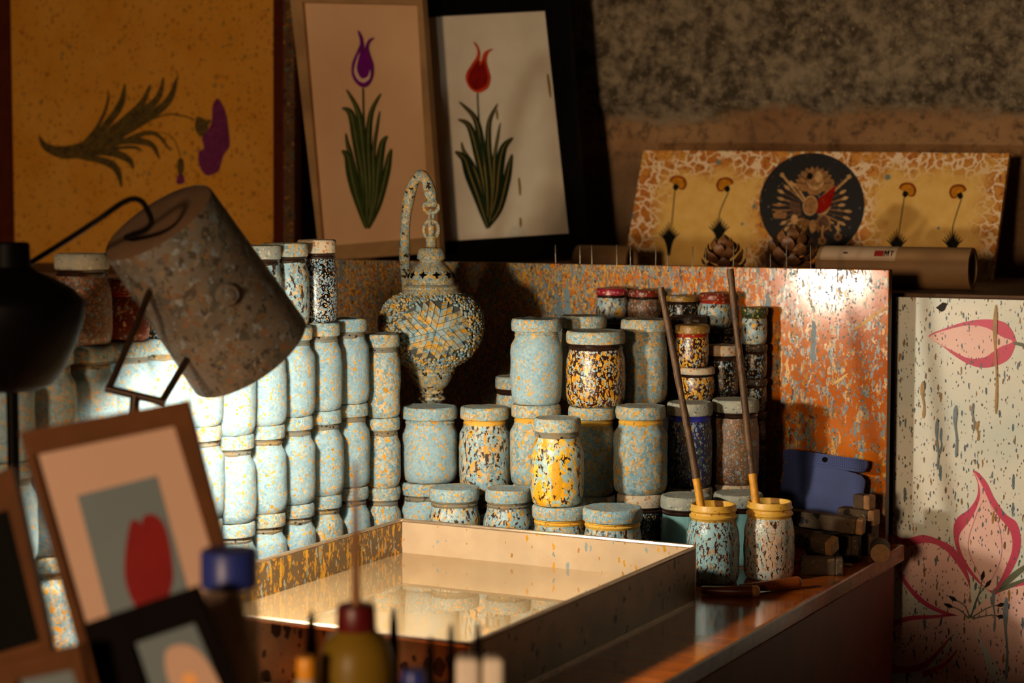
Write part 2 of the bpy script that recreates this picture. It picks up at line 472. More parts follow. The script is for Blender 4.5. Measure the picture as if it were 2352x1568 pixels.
M['shade_in'] = plain('white enamel inside', 'e8e4d8', .4, 0, .02)
M['black'] = plain('black enamel', '080707', .5, 0, .1)
M['cable'] = plain('black cable', '100c0a', .5)
M['arm_metal'] = plain('tarnished brown lamp arm', '3a2818', .4, .5, .2)
t = NT('lit lamp bulb')
t.set((1, .9, .75, 1), .5)
t.b.inputs['Emission Color'].default_value = (1.0, .88, .70, 1)
t.b.inputs['Emission Strength'].default_value = 1000
M['bulb'] = t.m
M['blue_cap'] = plain('blue plastic cap', '2c3a8a', .4, 0, .05)
t = NT('clear bottle plastic')
t.set((.66, .52, .36, 1), .3, 0, **{'Alpha': .35})
M['bottle_clear'] = t.m
t = NT('yellow translucent plastic')
t.set(H('8a6d1e'), .4, 0, **{'Transmission Weight': .25, 'IOR': 1.3})
M['bottle_yellow'] = t.m
M['red_cap'] = plain('dark red plastic cap', '5c0c0a', .4, 0, .1)
M['nozzle'] = plain('translucent amber nozzle', '8a5a28', .35, 0, .05)
M['orange_cap'] = plain('orange plastic cap', 'f2a01c', .4, 0, .08)
M['white_foam'] = plain('white foam', 'efe0cc', .8, 0, .05)
M['frame_brown'] = plain('warm brown frame wood', '5f3818', .55, 0, .15, 14)
M['mat_pink'] = paper('peach mount board', 'c4a08a', 'cca892', 3, .8)
M['pic_grey'] = paper('grey blue picture ground', '68747a', '707c80', 5, .7)
M['pic_red'] = plain('crimson tulip ink', '7d0f0c', .5, 0, .1)
M['frame_dark'] = plain('very dark brown frame', '0d0705', .7, 0, .15, **{'Specular IOR Level': .04})
M['pic_black'] = plain('black picture ground', '0a0806', .7, 0, .1)
M['tube_paper'] = plain('brown kraft paper', '8f6c44', .65, 0, .08, 14)
M['tube_label'] = plain('pale paper label', 'b59a7c', .6, 0, .05)
M['label_red'] = plain('red label print', '8c2018', .5)
M['label_black'] = plain('black label print', '1d1a1c', .5)
M['cone'] = splat('brown pinecone scale', '4a2a14', '7d5028', [('8a6234', 60, 1, .6, .5), ('7d8e96', 50, 1, .4, .15)], .5, .3)


# ------------------------------------------------------------------ object helpers
def link(o, parent=None):
    COL.objects.link(o)
    if parent is not None:
        o.parent = parent
    return o


def thing(name, label, cat, loc=(0, 0, 0), rotz=0, group=None):
    o = bpy.data.objects.new(name, None)
    o.empty_display_size = .02
    o.location = loc
    o.rotation_euler = (0, 0, rotz)
    link(o)
    o['label'] = label
    o['category'] = cat
    if group:
        o['group'] = group
    return o


def tag(o, label, cat, group=None):
    o['label'] = label
    o['category'] = cat
    if group:
        o['group'] = group
    return o


def obj(name, bm, mats, parent=None, smooth=True, label=None, matrix=None):
    bmesh.ops.recalc_face_normals(bm, faces=bm.faces)
    me = bpy.data.meshes.new(name)
    if not isinstance(mats, (list, tuple)):
        mats = [mats]
    for m in mats:
        me.materials.append(M[m] if isinstance(m, str) else m)
    bm.to_mesh(me)
    bm.free()
    if smooth:
        for p in me.polygons:
            p.use_smooth = True
        me.set_sharp_from_angle(angle=math.radians(42))
    o = bpy.data.objects.new(name, me)
    if matrix is not None:
        o.matrix_local = matrix
    link(o, parent)
    if label:
        o['label'] = label
    return o


def lathe(bm, prof, seg=40, mat=0, xf=None, wob=None):
    rings = []
    for (r, z) in prof:
        if r < 1e-6:
            p = Vector((0, 0, z))
            rings.append([bm.verts.new(xf @ p if xf else p)])
            continue
        ring = []
        for i in range(seg):
            a = 2 * math.pi * i / seg
            rr = r
            zz = z
            if wob:
                rr, zz = wob(r, z, a)
            p = Vector((rr * math.cos(a), rr * math.sin(a), zz))
            ring.append(bm.verts.new(xf @ p if xf else p))
        rings.append(ring)
    for A, B in zip(rings, rings[1:]):
        for i in range(seg):
            j = (i + 1) % seg
            if len(A) == 1 and len(B) == 1:
                continue
            if len(A) == 1:
                f = bm.faces.new((A[0], B[i], B[j]))
            elif len(B) == 1:
                f = bm.faces.new((A[i], A[j], B[0]))
            else:
                f = bm.faces.new((A[i], A[j], B[j], B[i]))
            f.material_index = mat
    return bm


def box(bm, cx, cy, cz, sx, sy, sz, xf=None, bev=0.0, mat=0, seg=2):
    r = bmesh.ops.create_cube(bm, size=1)
    vs = r['verts']
    bmesh.ops.scale(bm, vec=(sx, sy, sz), verts=vs)
    bmesh.ops.translate(bm, vec=(cx, cy, cz), verts=vs)
    fs = set(f for v in vs for f in v.link_faces)
    for f in fs:
        f.material_index = mat
    if bev:
        es = list(set(e for v in vs for e in v.link_edges))
        rr = bmesh.ops.bevel(bm, geom=es, offset=bev, segments=seg, affect='EDGES', profile=.6)
        vs = list(set(v for f in rr['faces'] for v in f.verts) | set(v for v in vs if v.is_valid))
        fs = set(f for v in vs for f in v.link_faces)
        for f in fs:
            f.material_index = mat
        vs = list(set(v for f in fs for v in f.verts))
    if xf is not None:
        bmesh.ops.transform(bm, matrix=xf, verts=vs)
    return vs


def catmull(pts, n=8, closed=False):
    pts = [Vector(p) for p in pts]
    N = len(pts)
    out = []
    rng = range(N) if closed else range(N - 1)
    for i in rng:
        p0 = pts[(i - 1) % N] if closed or i > 0 else pts[0]
        p1 = pts[i]
        p2 = pts[(i + 1) % N]
        p3 = pts[(i + 2) % N] if closed or i + 2 < N else pts[-1]
        for k in range(n):
            t_ = k / n
            out.append(.5 * ((2 * p1) + (p2 - p0) * t_ + (2 * p0 - 5 * p1 + 4 * p2 - p3) * t_ ** 2 + (3 * p1 - p0 - 3 * p2 + p3) * t_ ** 3))
    if not closed:
        out.append(pts[-1])
    return out


def tube(bm, pts, rad, seg=12, closed=False, mat=0, cap=True):
    pts = [Vector(p) for p in pts]
    N = len(pts)
    rad = rad if isinstance(rad, (list, tuple)) else [rad] * N
    rings = []
    up = None
    for i in range(N):
        a = pts[(i - 1) % N] if closed or i else pts[0]
        b = pts[(i + 1) % N] if closed or i < N - 1 else pts[-1]
        d = (b - a).normalized()
        if up is None:
            up = d.orthogonal().normalized()
        up = (up - d * up.dot(d)).normalized()
        s = d.cross(up)
        rings.append([bm.verts.new(pts[i] + (up * math.cos(2 * math.pi * k / seg) + s * math.sin(2 * math.pi * k / seg)) * rad[i]) for k in range(seg)])
    pairs = list(zip(rings, rings[1:]))
    if closed:
        pairs.append((rings[-1], rings[0]))
    for A, B in pairs:
        for k in range(seg):
            j = (k + 1) % seg
            f = bm.faces.new((A[k], A[j], B[j], B[k]))
            f.material_index = mat
    if cap and not closed:
        for R in (rings[0], rings[-1]):
            f = bm.faces.new(R)
            f.material_index = mat
    return bm


# flat sheets (papers, boards) with what is drawn on them
class Sheet:
    def __init__(s, origin, U, V):
        s.O = Vector(origin)
        s.U = Vector(U).normalized()
        s.N = s.U.cross(Vector(V)).normalized()
        s.V = s.N.cross(s.U)
        s.mat4 = Matrix((
            (s.U.x, s.V.x, s.N.x, s.O.x), (s.U.y, s.V.y, s.N.y, s.O.y), (s.U.z, s.V.z, s.N.z, s.O.z), (0, 0, 0, 1)))

    def uv(s, px, py):
        d = ray(px, py)
        t_ = (s.O - CAM).dot(s.N) / d.dot(s.N)
        p = CAM + d * t_ - s.O
        return Vector((p.dot(s.U), p.dot(s.V)))

    def poly(s, bm, pts, mat, layer=1, px=True):
        """one drawn shape, a fraction of a millimetre proud of the sheet"""
        q = [s.uv(p[0], p[1]) if px else Vector(p) for p in pts]
        z = .00035 * layer
        vs = [bm.verts.new((p.x, p.y, z)) for p in q]
        for tri in tessellate_polygon([[Vector((p.x, p.y, 0)) for p in q]]):
            try:
                f = bm.faces.new([vs[i] for i in tri])
                f.material_index = mat
            except ValueError:
                pass

    def slab(s, bm, quad, th, mat=0, z0=0.0, px=True, edge=None):
        q = [s.uv(p[0], p[1]) if px else Vector(p) for p in quad]
        a = [bm.verts.new((p.x, p.y, z0)) for p in q]
        b = [bm.verts.new((p.x, p.y, z0 - th)) for p in q]
        n = len(q)
        f = bm.faces.new(a)
        f.material_index = mat
        fs = [bm.faces.new(b[::-1])]
        for i in range(n):
            fs.append(bm.faces.new((a[i], b[i], b[(i + 1) % n], a[(i + 1) % n])))
        for g in fs:
            g.material_index = mat if edge is None else edge


def sobj(name, bm, mats, sheet, parent=None, label=None):
    """link a sheet mesh without touching its face winding order"""
    for f in bm.faces:
        f.normal_update()
    flat = [f for f in bm.faces if f.normal.z < -.5 and all(v.co.z > 0 for v in f.verts)]
    if flat:
        bmesh.ops.reverse_faces(bm, faces=flat)
    me = bpy.data.meshes.new(name)
    for m in mats:
        me.materials.append(M[m])
    bm.to_mesh(me)
    bm.free()
    o = bpy.data.objects.new(name, me)
    if parent is None:
        o.matrix_local = sheet.mat4
    link(o, parent)
    if label:
        o['label'] = label
    return o


def sheet_thing(name, label, cat, sheet, group=None):
    o = thing(name, label, cat, group=group)
    o.matrix_local = sheet.mat4
    return o


def leaf(pts, w, n=10, tip=.0):
    """tapered leaf outline in pixel space along a centre line from root to tip; w = max half width, or a list"""
    c = catmull([Vector((p[0], p[1], 0)) for p in pts], n)
    N = len(c)
    Lp, Rp = [], []
    for i, p in enumerate(c):
        d = (c[min(i + 1, N - 1)] - c[max(i - 1, 0)])
        d = d.normalized() if d.length else Vector((1, 0, 0))
        nrm = Vector((-d.y, d.x, 0))
        t_ = i / (N - 1)
        if isinstance(w, (list, tuple)):
            k = t_ * (len(w) - 1)
            i0 = min(int(k), len(w) - 2)
            ww = w[i0] + (w[i0 + 1] - w[i0]) * (k - i0)
        else:
            ww = w * (math.sin(math.pi * (t_ * .86 + .1)) ** .9)
        ww = max(ww, .25)
        Lp.append(p + nrm * ww)
        Rp.append(p - nrm * ww)
    return [(p.x, p.y) for p in Lp] + [(p.x, p.y) for p in reversed(Rp)]


def smooth2(pts, n=6):
    return [(p.x, p.y) for p in catmull([Vector((a, b, 0)) for a, b in pts], n, True)]


def circ(cx, cy, rx, ry=None, n=24, rot=0):
    ry = rx if ry is None else ry
    out = []
    for i in range(n):
        a = 2 * math.pi * i / n
        x, y = rx * math.cos(a), ry * math.sin(a)
        out.append((cx + x * math.cos(rot) - y * math.sin(rot), cy + x * math.sin(rot) + y * math.cos(rot)))
    return out


def lean(deg):
    d = math.radians(deg)
    return ZX * math.cos(d) + BX * math.sin(d)


# ------------------------------------------------------------------ the setting
bm = bmesh.new()
NX, NZ = 190, 86
a0, a1, z0_, z1_ = -5.0, 1.9, 0.0, 2.8
WB = 4.07
g = [[None] * (NZ + 1) for _ in range(NX + 1)]
for i in range(NX + 1):
    for k in range(NZ + 1):
        a = a0 + (a1 - a0) * i / NX
        z = z0_ + (z1_ - z0_) * k / NZ
        d = noise.fractal(Vector((a * 3, 0, z * 3)), .9, 2.2, 4) * .018
        edge = 1.53 + .025 * noise.noise(Vector((a * 5, 4, 0)))
        d += .03 * max(0, min(1, (z - edge) / .02))
        g[i][k] = bm.verts.new(AB(a, WB - d, z))
for i in range(NX):
    for k in range(NZ):
        bm.faces.new((g[i][k], g[i + 1][k], g[i + 1][k + 1], g[i][k + 1]))
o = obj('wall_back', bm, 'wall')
o['kind'] = 'structure'
bm = bmesh.new()
box(bm, 0, 0, -.02, 9, 12, .04)
o = obj('floor', bm, 'floor', smooth=False)
o['kind'] = 'structure'

RZ = Matrix.Rotation(YAW, 4, 'Z')


def abbox(bm, a0, a1, b0, b1, z0, z1, bev=0, mat=0):
    """box in table axes around the world origin"""
    box(bm, (a0 + a1) / 2, (b0 + b1) / 2, (z0 + z1) / 2, a1 - a0, b1 - b0, z1 - z0, None, bev, mat)


# masonry ledge behind the board
SZ = 1.18
bm = bmesh.new()
abbox(bm, -4.9, 1.8, 3.31, 4.03, 0, SZ, .004)
o = obj('wall_ledge', bm, 'shelfwood', matrix=RZ, smooth=False)
o['kind'] = 'structure'

# ------------------------------------------------------------------ table
corner = PT(2040, 1272, TZ)
TR = corner.dot(AX)
TBK = 3.215
tb = thing('work_table', 'long red brown varnished table carrying the jars and the steel tray', 'table', (0, 0, 0), YAW)
bm = bmesh.new()
abbox(bm, TR - 1.95, TR, 1.62, TBK, TZ - .028, TZ, .004)
obj('table_top', bm, 'table', tb, smooth=False)
bm = bmesh.new()
abbox(bm, TR - 1.93, TR - .012, 1.64, TBK - .02, .22, TZ - .0285, .002)
obj('side_panel', bm, 'table_side', tb, smooth=False)
for aa in (TR - 1.9, TR - .045):
    for bb in (1.68, TBK - .06):
        bm = bmesh.new()
        abbox(bm, aa - .03, aa + .03, bb - .03, bb + .03, 0, .2195, .003)
        obj('leg', bm, 'table_side', tb)

# ------------------------------------------------------------------ orange board with pins
BB = 3.195
sh = Sheet(AB(0, BB, 0), AX, ZX)
pr = sh.uv(2043, 620)
zt = pr.y
ar = pr.x
bd = thing('splattered_board', 'orange wooden board thick with paint drips standing behind the jars', 'board', AB(ar - .8, BB + .01, TZ), YAW - math.radians(.25))
bd.location.z += .0006
bd.rotation_euler = (0, 0, YAW - math.radians(.1))
bm = bmesh.new()
L_ = 1.62
box(bm, .8 - L_ / 2, .0, (zt - TZ) / 2, L_, .02, zt - TZ, None, .0015)
for f in bm.faces:
    f.normal_update()
    if f.normal.y > -.9:
        f.material_index = 1
o = obj('panel', bm, ['board', 'board_edge'], bd, smooth=False)
for px, h in ((1272, 44), (1328, 42), (1355, 44), (1413, 46), (1444, 42), (1502, 46), (1528, 36), (1587, 44), (1617, 42), (1679, 46), (1710, 44), (1767, 30), (1803, 50), (1858, 50)):
    u = sh.uv(px, 600).x
    dz = h / FPX * 3.5
    bm = bmesh.new()
    base = Vector((u - (ar - .8), .004 * (rnd.random() - .5), zt - TZ - .006))
    tp = base + Vector((.001 * rnd.uniform(-1, 1), 0, dz + .006))
    tube(bm, [base, base.lerp(tp, .5), tp - Vector((0, 0, .001)), tp], [.0011, .0011, .0010, .0004], 8)
    obj('pin', bm, 'metal_pin', bd)

# a yellow stroke of thick paint on the right of the board
for pts, w in ((((1960, 758), (1985, 742), (2012, 722), (2038, 704)), 4), (((1912, 884), (1930, 872), (1948, 858)), 3)):
    bm = bmesh.new()
    sh.poly(bm, leaf(pts, w), 0, 1)
    for v_ in bm.verts:
        v_.co.x -= (ar - .8)
        v_.co = Vector((v_.co.x, -.0105, v_.co.y - TZ))
    obj('paint_stroke', bm, 'neck_yellow', bd, label='yellow stroke of paint')


# ------------------------------------------------------------------ jars
def jar_mesh(h, rb, rl, seed, style):
    """returns bmeshes: body, neck, lid for a jar of height h with body radius rb and lid radius rl"""
    tl = min(.021, h * .2)
    top = h - tl
    nk = min(.009, h * .08)
    sh_ = {'crust': min(.019, h * .15), 'squat': h * .14}.get(style, min(.024, h * .18))
    rn = rl * (.91 if style != 'crust' else .86)
    so = Vector((seed * 3.1, seed * 1.7, 0))
    crust = 1.0 if style in ('crust', 'tall') else .45

    def wob(r, z, a):
        q = Vector((math.cos(a) * rb * 42, math.sin(a) * rb * 42, z * 42)) + so
        k = noise.fractal(q, .8, 2.1, 3) * .0013 * crust
        k2 = noise.noise(q * .25) * .0010
        return r + k + k2, z
    b = bmesh.new()
    zs = top - nk - sh_
    prof = [(0, .0015), (rb * .55, .001), (rb * .82, 0), (rb * .93, .004), (rb * .985, .013)]
    n = 9
    for i in range(1, n + 1):
        t_ = i / n
        prof.append((rb * (1 + .012 * math.sin(math.pi * t_)), .013 + (zs - .013) * t_))
    for t_ in (.25, .5, .75, 1):
        s = (1 - math.cos(math.pi * t_)) / 2
        prof.append((rb + (rn - rb) * (s if style != 'tall' else t_ ** 1.3), zs + sh_ * t_))
    lathe(b, prof, 44, 0, None, wob)
    nb = bmesh.new()
    z1 = top - nk
    lathe(nb, [(rn * .97, z1 - .003), (rn * 1.0, z1 - .001), (rn * 1.035, z1 + nk * .3), (rn * .985, z1 + nk * .55), (rn * 1.03, z1 + nk * .8), (rn * .96, top + .002)], 40, 0)

    def wobl(r, z, a):
        q = Vector((math.cos(a) * r * 50, math.sin(a) * r * 50, z * 60)) + so * 1.3
        k = noise.fractal(q, .8, 2.1, 3)
        return r + k * .0010 * crust, z + (k * .0011 * crust if z > h - .004 else k * .0005)
    lb = bmesh.new()
    lathe(lb, [(0, top + .003), (rl * .93, top + .0025), (rl * .94, top - .0005), (rl * .985, top + .0005), (rl, top + .004), (rl * 1.005, top + tl * .5), (rl * .995, h - .004), (rl * .96, h - .0012), (rl * .9, h - .0003), (rl * .84, h - .0012), (rl * .6, h - .001), (rl * .3, h - .001), (0, h - .001)], 44, 0, None, wobl)
    return b, nb, lb


JSEED = [0]


def jar(label, px, Y, zb, zt, rb, rl, mb='crust', ml='lid_blue', mn='neck_dark', style='crust', group=None, tilt=0, loc=None):
    JSEED[0] += 1
    if loc is None:
        p = W(px, 900, Y)
        loc = (p.x, p.y, zb)
    r = thing('paint_jar', label, 'jar', loc, rnd.uniform(-3, 3), group)
    if tilt:
        r.rotation_euler = (math.radians(tilt), 0, rnd.uniform(-.3, .3))
    b, nb, lb = jar_mesh(zt - zb, rb, rl, JSEED[0], style)
    obj('body', b, mb, r)
    obj('neck', nb, mn, r)
    lo = obj('lid', lb, ml, r)
    return r


def zpx(py, Y):
    return W(1176, py, Y).z


def width(wpx, Y):
    return wpx / FPX * Y / 2 * .985


# --- the long stacked row on the left, running away from us along the table
G_ROW = 'crusted jars of the long stacked row'
ROW = [(796, 3.113), (733, 3.042), (668, 2.971), (600, 2.90), (528, 2.83), (452, 2.759), (373, 2.688), (289, 2.617), (201, 2.546), (107, 2.475), (8, 2.404)]
ORD = ['second', 'third', 'fourth', 'fifth', 'sixth', 'seventh', 'eighth', 'ninth', 'tenth', 'eleventh', 'twelfth']
col_top = {}
GAP = .0012
tops_px = {0: (1108, 918, 724), 1: (1127, 934, 733), 2: (1147, 947, 742), 3: (1168, 967, 752), 4: (1190, 990, 765)}
rr = random.Random(3)
for ci, (px, Y) in enumerate(ROW):
    zb = TZ
    for ti in range(3):
        if ci in tops_px:
            ztp = zpx(tops_px[ci][ti] + 6, Y)
        else:
            ztp = zb + .134 + rr.uniform(-.002, .002)
        rb = .0382 + rr.uniform(-.001, .0004)
        tier = ('bottom', 'middle', 'top')[ti]
        lab = '%s jar of the %s stack from the lantern end in the long crusted row' % (tier, ORD[ci])
        mb = 'crust' if rr.random() < .85 or ci in (3, 4, 5, 6) else 'crust_b'
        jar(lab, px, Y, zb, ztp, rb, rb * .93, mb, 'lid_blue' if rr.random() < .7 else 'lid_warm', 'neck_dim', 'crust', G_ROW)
        zb = ztp + GAP * .2
    col_top[ci] = zb
# end stack of the row, next to the lantern
zb = TZ
for ti, (py, lab) in enumerate(((1116, 'bottom jar of the stack at the lantern end of the long crusted row'), (956, 'middle jar of the stack at the lantern end of the long crusted row'), (766, 'top jar standing just left of the lantern foot at the row end'))):
    ztp = zpx(py, 3.165)
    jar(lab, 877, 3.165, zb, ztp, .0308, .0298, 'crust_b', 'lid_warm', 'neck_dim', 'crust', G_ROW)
    zb = ztp
# fourth tier
def on_row(ci, dpx, h, rb, rl, lab, mb, ml, mn='neck_dark', dY=0):
    px, Y = ROW[ci]
    zb = col_top[ci]
    return jar(lab, px + dpx, Y + dY, zb, zb + h, rb, rl, mb, ml, mn, 'glass')
on_row(1, -3, .131, .0325, .031, 'black glass jar with pale specks standing on the row, nearest the tulip pictures', 'black_speck', 'lid_pale')
on_row(2, -10, .129, .037, .036, 'blue specked jar with wide lid beside the black glass jar above the row', 'mixed', 'lid_warm')
on_row(3, -4, .129, .036, .035, 'fourth tier jar of pale specks half hidden behind the lamp shade', 'mixed', 'lid_grey')
on_row(7, 0, .085, .034, .033, 'small dark red jar in the shade left of the desk lamp shade', 'lid_rust', 'lid_rust', 'neck_red')
on_row(6, 4, .05, .031, .030, 'low dark specked jar under the lamp shade on the crusted row', 'dark_speck', 'lid_dark')
on_row(8, -8, .122, .0385, .036, 'shiny large glass jar with pale lid beside the black spot lamp', 'rust', 'lid_grey')

# --- jars in the middle and at the right, column by column
G_MID = 'paint jars grouped behind the tray'
G_SMALL = 'small paint jars at the back right'


def column(px, Y, items, zb=TZ):
    """items bottom to top: (top pixel, body px, lid px, body mat, lid mat, neck mat, style, label, dx)"""
    for (py, wb, wl, mb, ml, mn, st, lab, dx, grp) in items:
        ztp = zpx(py, Y)
        jar(lab, px + dx, Y, zb, ztp, width(wb, Y), width(wl, Y), mb, ml, mn, st, grp)
        zb = ztp
    return zb


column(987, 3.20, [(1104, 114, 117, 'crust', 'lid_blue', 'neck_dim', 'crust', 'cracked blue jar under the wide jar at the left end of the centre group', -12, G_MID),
                   (931, 129, 132, 'crust', 'lid_blue', 'crust_b', 'crust', 'wide crusted blue jar directly in front of the lantern foot', 0, G_MID)])
column(1043, 3.085, [(1117, 122, 118, 'mixed', 'lid_blue', 'neck_dim', 'glass', 'blue jar with yellow drips at the tray back corner, frontmost on the left', 0, G_MID)])
column(1113, 3.175, [(1130, 110, 108, 'dark_speck', 'lid_dark', 'neck_dark', 'glass', 'dark jar almost hidden between two blue jars behind the tray corner', -6, G_MID),
                     (932, 119, 113, 'mixed', 'lid_warm', 'neck_yellow', 'crust', 'blue jar with dense dark gaps standing right of the wide crusted jar', 0, G_MID)])
column(1167, 3.06, [(1120, 118, 108, 'mixed', 'lid_blue', 'neck_dim', 'glass', 'blue jar with a yellow right side just behind the tray rim', 0, G_MID)])
column(1231, 3.155, [(1110, 112, 110, 'crust_b', 'lid_warm', 'neck_dim', 'glass', 'bottom jar hidden behind the yellow streaked jar, under two others', 0, G_MID),
                     (926, 120, 116, 'crust_b', 'lid_warm', 'neck_yellow', 'crust', 'ochre speckled jar half behind the yellow streaked jar, carrying the tall blue jar', 0, G_MID),
                     (730, 120, 117, 'crust', 'lid_blue', 'crust_b', 'crust', 'tall pale blue crusted jar at the top left of the centre group', 1, G_MID)])
column(1284, 3.005, [(1157, 124, 132, 'mixed', 'lid_blue', 'neck_yellow', 'glass', 'blue jar behind the tray rim carrying the yellow streaked jar', 3, G_MID),
                     (958, 124, 111, 'yellow', 'lid_warm', 'neck_dim', 'glass', 'jar streaked with bright yellow and brown, foremost of the second tier', -4, G_MID)])
column(1408, 2.955, [(1163, 138, 141, 'mixed', 'lid_blue', 'neck_yellow', 'glass', 'wide low jar with yellow neck just behind the tray rim', 0, G_MID)])
column(1360, 3.145, [(1134, 106, 108, 'crust_b', 'lid_warm', 'neck_dim', 'glass', 'bottom jar showing only its lid right of the yellow streaked jar', 4, G_MID),
                     (931, 111, 112, 'crust_b', 'lid_warm', 'neck_yellow', 'crust', 'shaded blue grey jar right behind the yellow streaked jar', 0, G_MID),
                     (758, 138, 138, 'speckled_dark', 'lid_warm', 'neck_dark', 'glass', 'squat dark jar covered in yellow specks, top of the centre group', 8, G_MID)])
column(1472, 3.10, [(1130, 108, 114, 'dark_speck', 'lid_pale', 'neck_dark', 'glass', 'dark jar with pale rusty lid under the ochre jar left of the sticks', 2, G_MID),
                    (930, 126, 118, 'crust_b', 'lid_warm', 'neck_yellow', 'crust', 'ochre and blue crusted jar with yellow neck left of the left stick', 0, G_MID)])
column(1577, 3.045, [(1135, 118, 119, 'teal_glass', 'lid_grey', 'neck_dark', 'glass', 'clean glass jar of smooth teal paint behind the left open jar', 0, G_MID)])
column(1698, 3.105, [(1130, 112, 117, 'teal_glass', 'lid_grey', 'neck_dark', 'glass', 'teal jar with grey lid between the two open jars', 0, G_MID)])
column(1585, 3.165, [(1116, 100, 104, 'dark_speck', 'lid_pale', 'neck_dark', 'glass', 'bottom jar under the dark blue jar behind the left stick', 2, G_MID),
                     (922, 106, 108, 'navy', 'lid_grey', 'neck_blue', 'glass', 'dark blue jar with pale grey lid behind the left stick', 0, G_MID)])
column(1690, 3.20, [(1108, 104, 106, 'rust', 'lid_pale', 'neck_dark', 'glass', 'bottom jar under the rust brown jar behind the right stick', 0, G_MID),
                    (915, 110, 111, 'rust', 'lid_grey', 'neck_dark', 'glass', 'rust brown jar with grey lid behind the right stick', 0, G_MID)])

# riser that carries the jars at the back
rp = [(.095, 3.197), (.40, 3.266), (.40, 3.385), (.14, 3.49)]
RZ1 = 1.004
bm = bmesh.new()
def prism(bm, poly, z0, z1):
    a = [bm.verts.new((x, y, z0)) for x, y in poly]
    b = [bm.verts.new((x, y, z1)) for x, y in poly]
    n = len(poly)
    bm.faces.new(a[::-1])
    bm.faces.new(b)
    for i in range(n):
        bm.faces.new((a[i], a[(i + 1) % n], b[(i + 1) % n], b[i]))
prism(bm, rp, TZ, RZ1)
ri = obj('wooden_riser', bm, 'dark_wood', smooth=False)
tag(ri, 'dark wooden riser block carrying the small jars behind the stacked jars', 'riser')
RZ2 = 1.124
bm = bmesh.new()
prism(bm, [(.142, 3.405), (.321, 3.364), (.321, 3.415), (.142, 3.487)], RZ1 + .0003, RZ2)
tag(obj('wooden_block', bm, 'dark_wood', smooth=False), 'dark wooden block on the riser under the back row of small lidded jars', 'block')

column(1480, 3.217, [(731, 104, 112, 'crust_b', 'lid_warm', 'crust_b', 'crust', 'tall ochre speckled jar with wide lid left of the left stick top', 0, G_MID)], RZ1)
column(1340, 3.235, [(723, 104, 109, 'crust_b', 'lid_warm', 'neck_dark', 'glass', 'jar behind the squat yellow specked jar, only its lid showing', 0, G_MID)], RZ1)
column(1595, 3.247, [(842, 84, 88, 'speckled_dark', 'lid_pale', 'neck_dark', 'squat', 'small yellow green specked jar under the red necked one', 4, G_SMALL),
                     (745, 78, 82, 'speckled_dark', 'lid_gold', 'neck_red', 'squat', 'small yellow specked jar with a red neck between the two sticks', -6, G_SMALL)], RZ1)
column(1580, 3.325, [(724, 86, 88, 'dark_speck', 'lid_dark', 'neck_dark', 'glass', 'dark jar behind the red necked one, only its lid showing', 0, G_SMALL)], RZ1)
column(1661, 3.287, [(791, 72, 74, 'dark_speck', 'lid_pale', 'neck_dark', 'squat', 'small dark specked jar with pale lid just left of the right stick', 0, G_SMALL)], RZ1)
column(1641, 3.362, [(815, 70, 72, 'dark_speck', 'lid_dark', 'neck_dark', 'squat', 'small jar hidden lowest in the stack behind the right stick', 2, G_SMALL),
                     (752, 70, 74, 'dark_speck', 'lid_dark', 'neck_dark', 'squat', 'dark small jar under the red lidded jar left of the right stick', 10, G_SMALL),
                     (672, 80, 76, 'mixed', 'lid_rust', 'neck_red', 'squat', 'small grey jar with dark red lid just left of the right stick top', 0, G_SMALL)], RZ1)
for px, Y, tp, wb, wl, mb, ml, lab in (
        (1404, 3.452, 661, 74, 74, 'mixed', 'lid_red', 'small jar with a crimson lid, first of the back row from the left'),
        (1479, 3.425, 665, 76, 76, 'rust', 'lid_rust', 'small jar with dark red specked lid, second of the back row from the left'),
        (1566, 3.397, 678, 74, 78, 'dark_speck', 'lid_gold', 'small jar with dull gold lid right of the left stick top')):
    column(px, Y, [(tp, wb, wl, mb, ml, 'neck_dark', 'squat', lab, 0, G_SMALL)], RZ2)
lab6 = ['lowest small dark jar of the rightmost stack against the board', 'second small dark jar up in the rightmost stack against the board', 'third small dark jar up in the rightmost stack against the board', 'small dark jar fourth up in the rightmost stack by the right stick',
        'black specked small jar directly under the green lidded jar', 'small cream specked jar with dark green lid, topmost of the rightmost stack']
mats6 = [('dark_speck', 'lid_dark')] * 5 + [('mixed', 'lid_green')]
column(1731, 3.335, [(py, 60, 63, mats6[i][0], mats6[i][1], 'neck_dark' if i < 5 else 'lid_green', 'squat', lab6[i], 0, G_SMALL) for i, py in enumerate((1102, 1020, 943, 868, 789, 705))])
column(1180, 3.29, [(1040, 86, 88, 'crust_b', 'lid_warm', 'neck_dim', 'glass', 'bottom jar behind the centre group, right of the lantern', 0, G_MID),
                    (863, 84, 86, 'crust_b', 'lid_warm', 'neck_dark', 'glass', 'small ochre jar peeping out right of the lantern foot', 0, G_MID)])


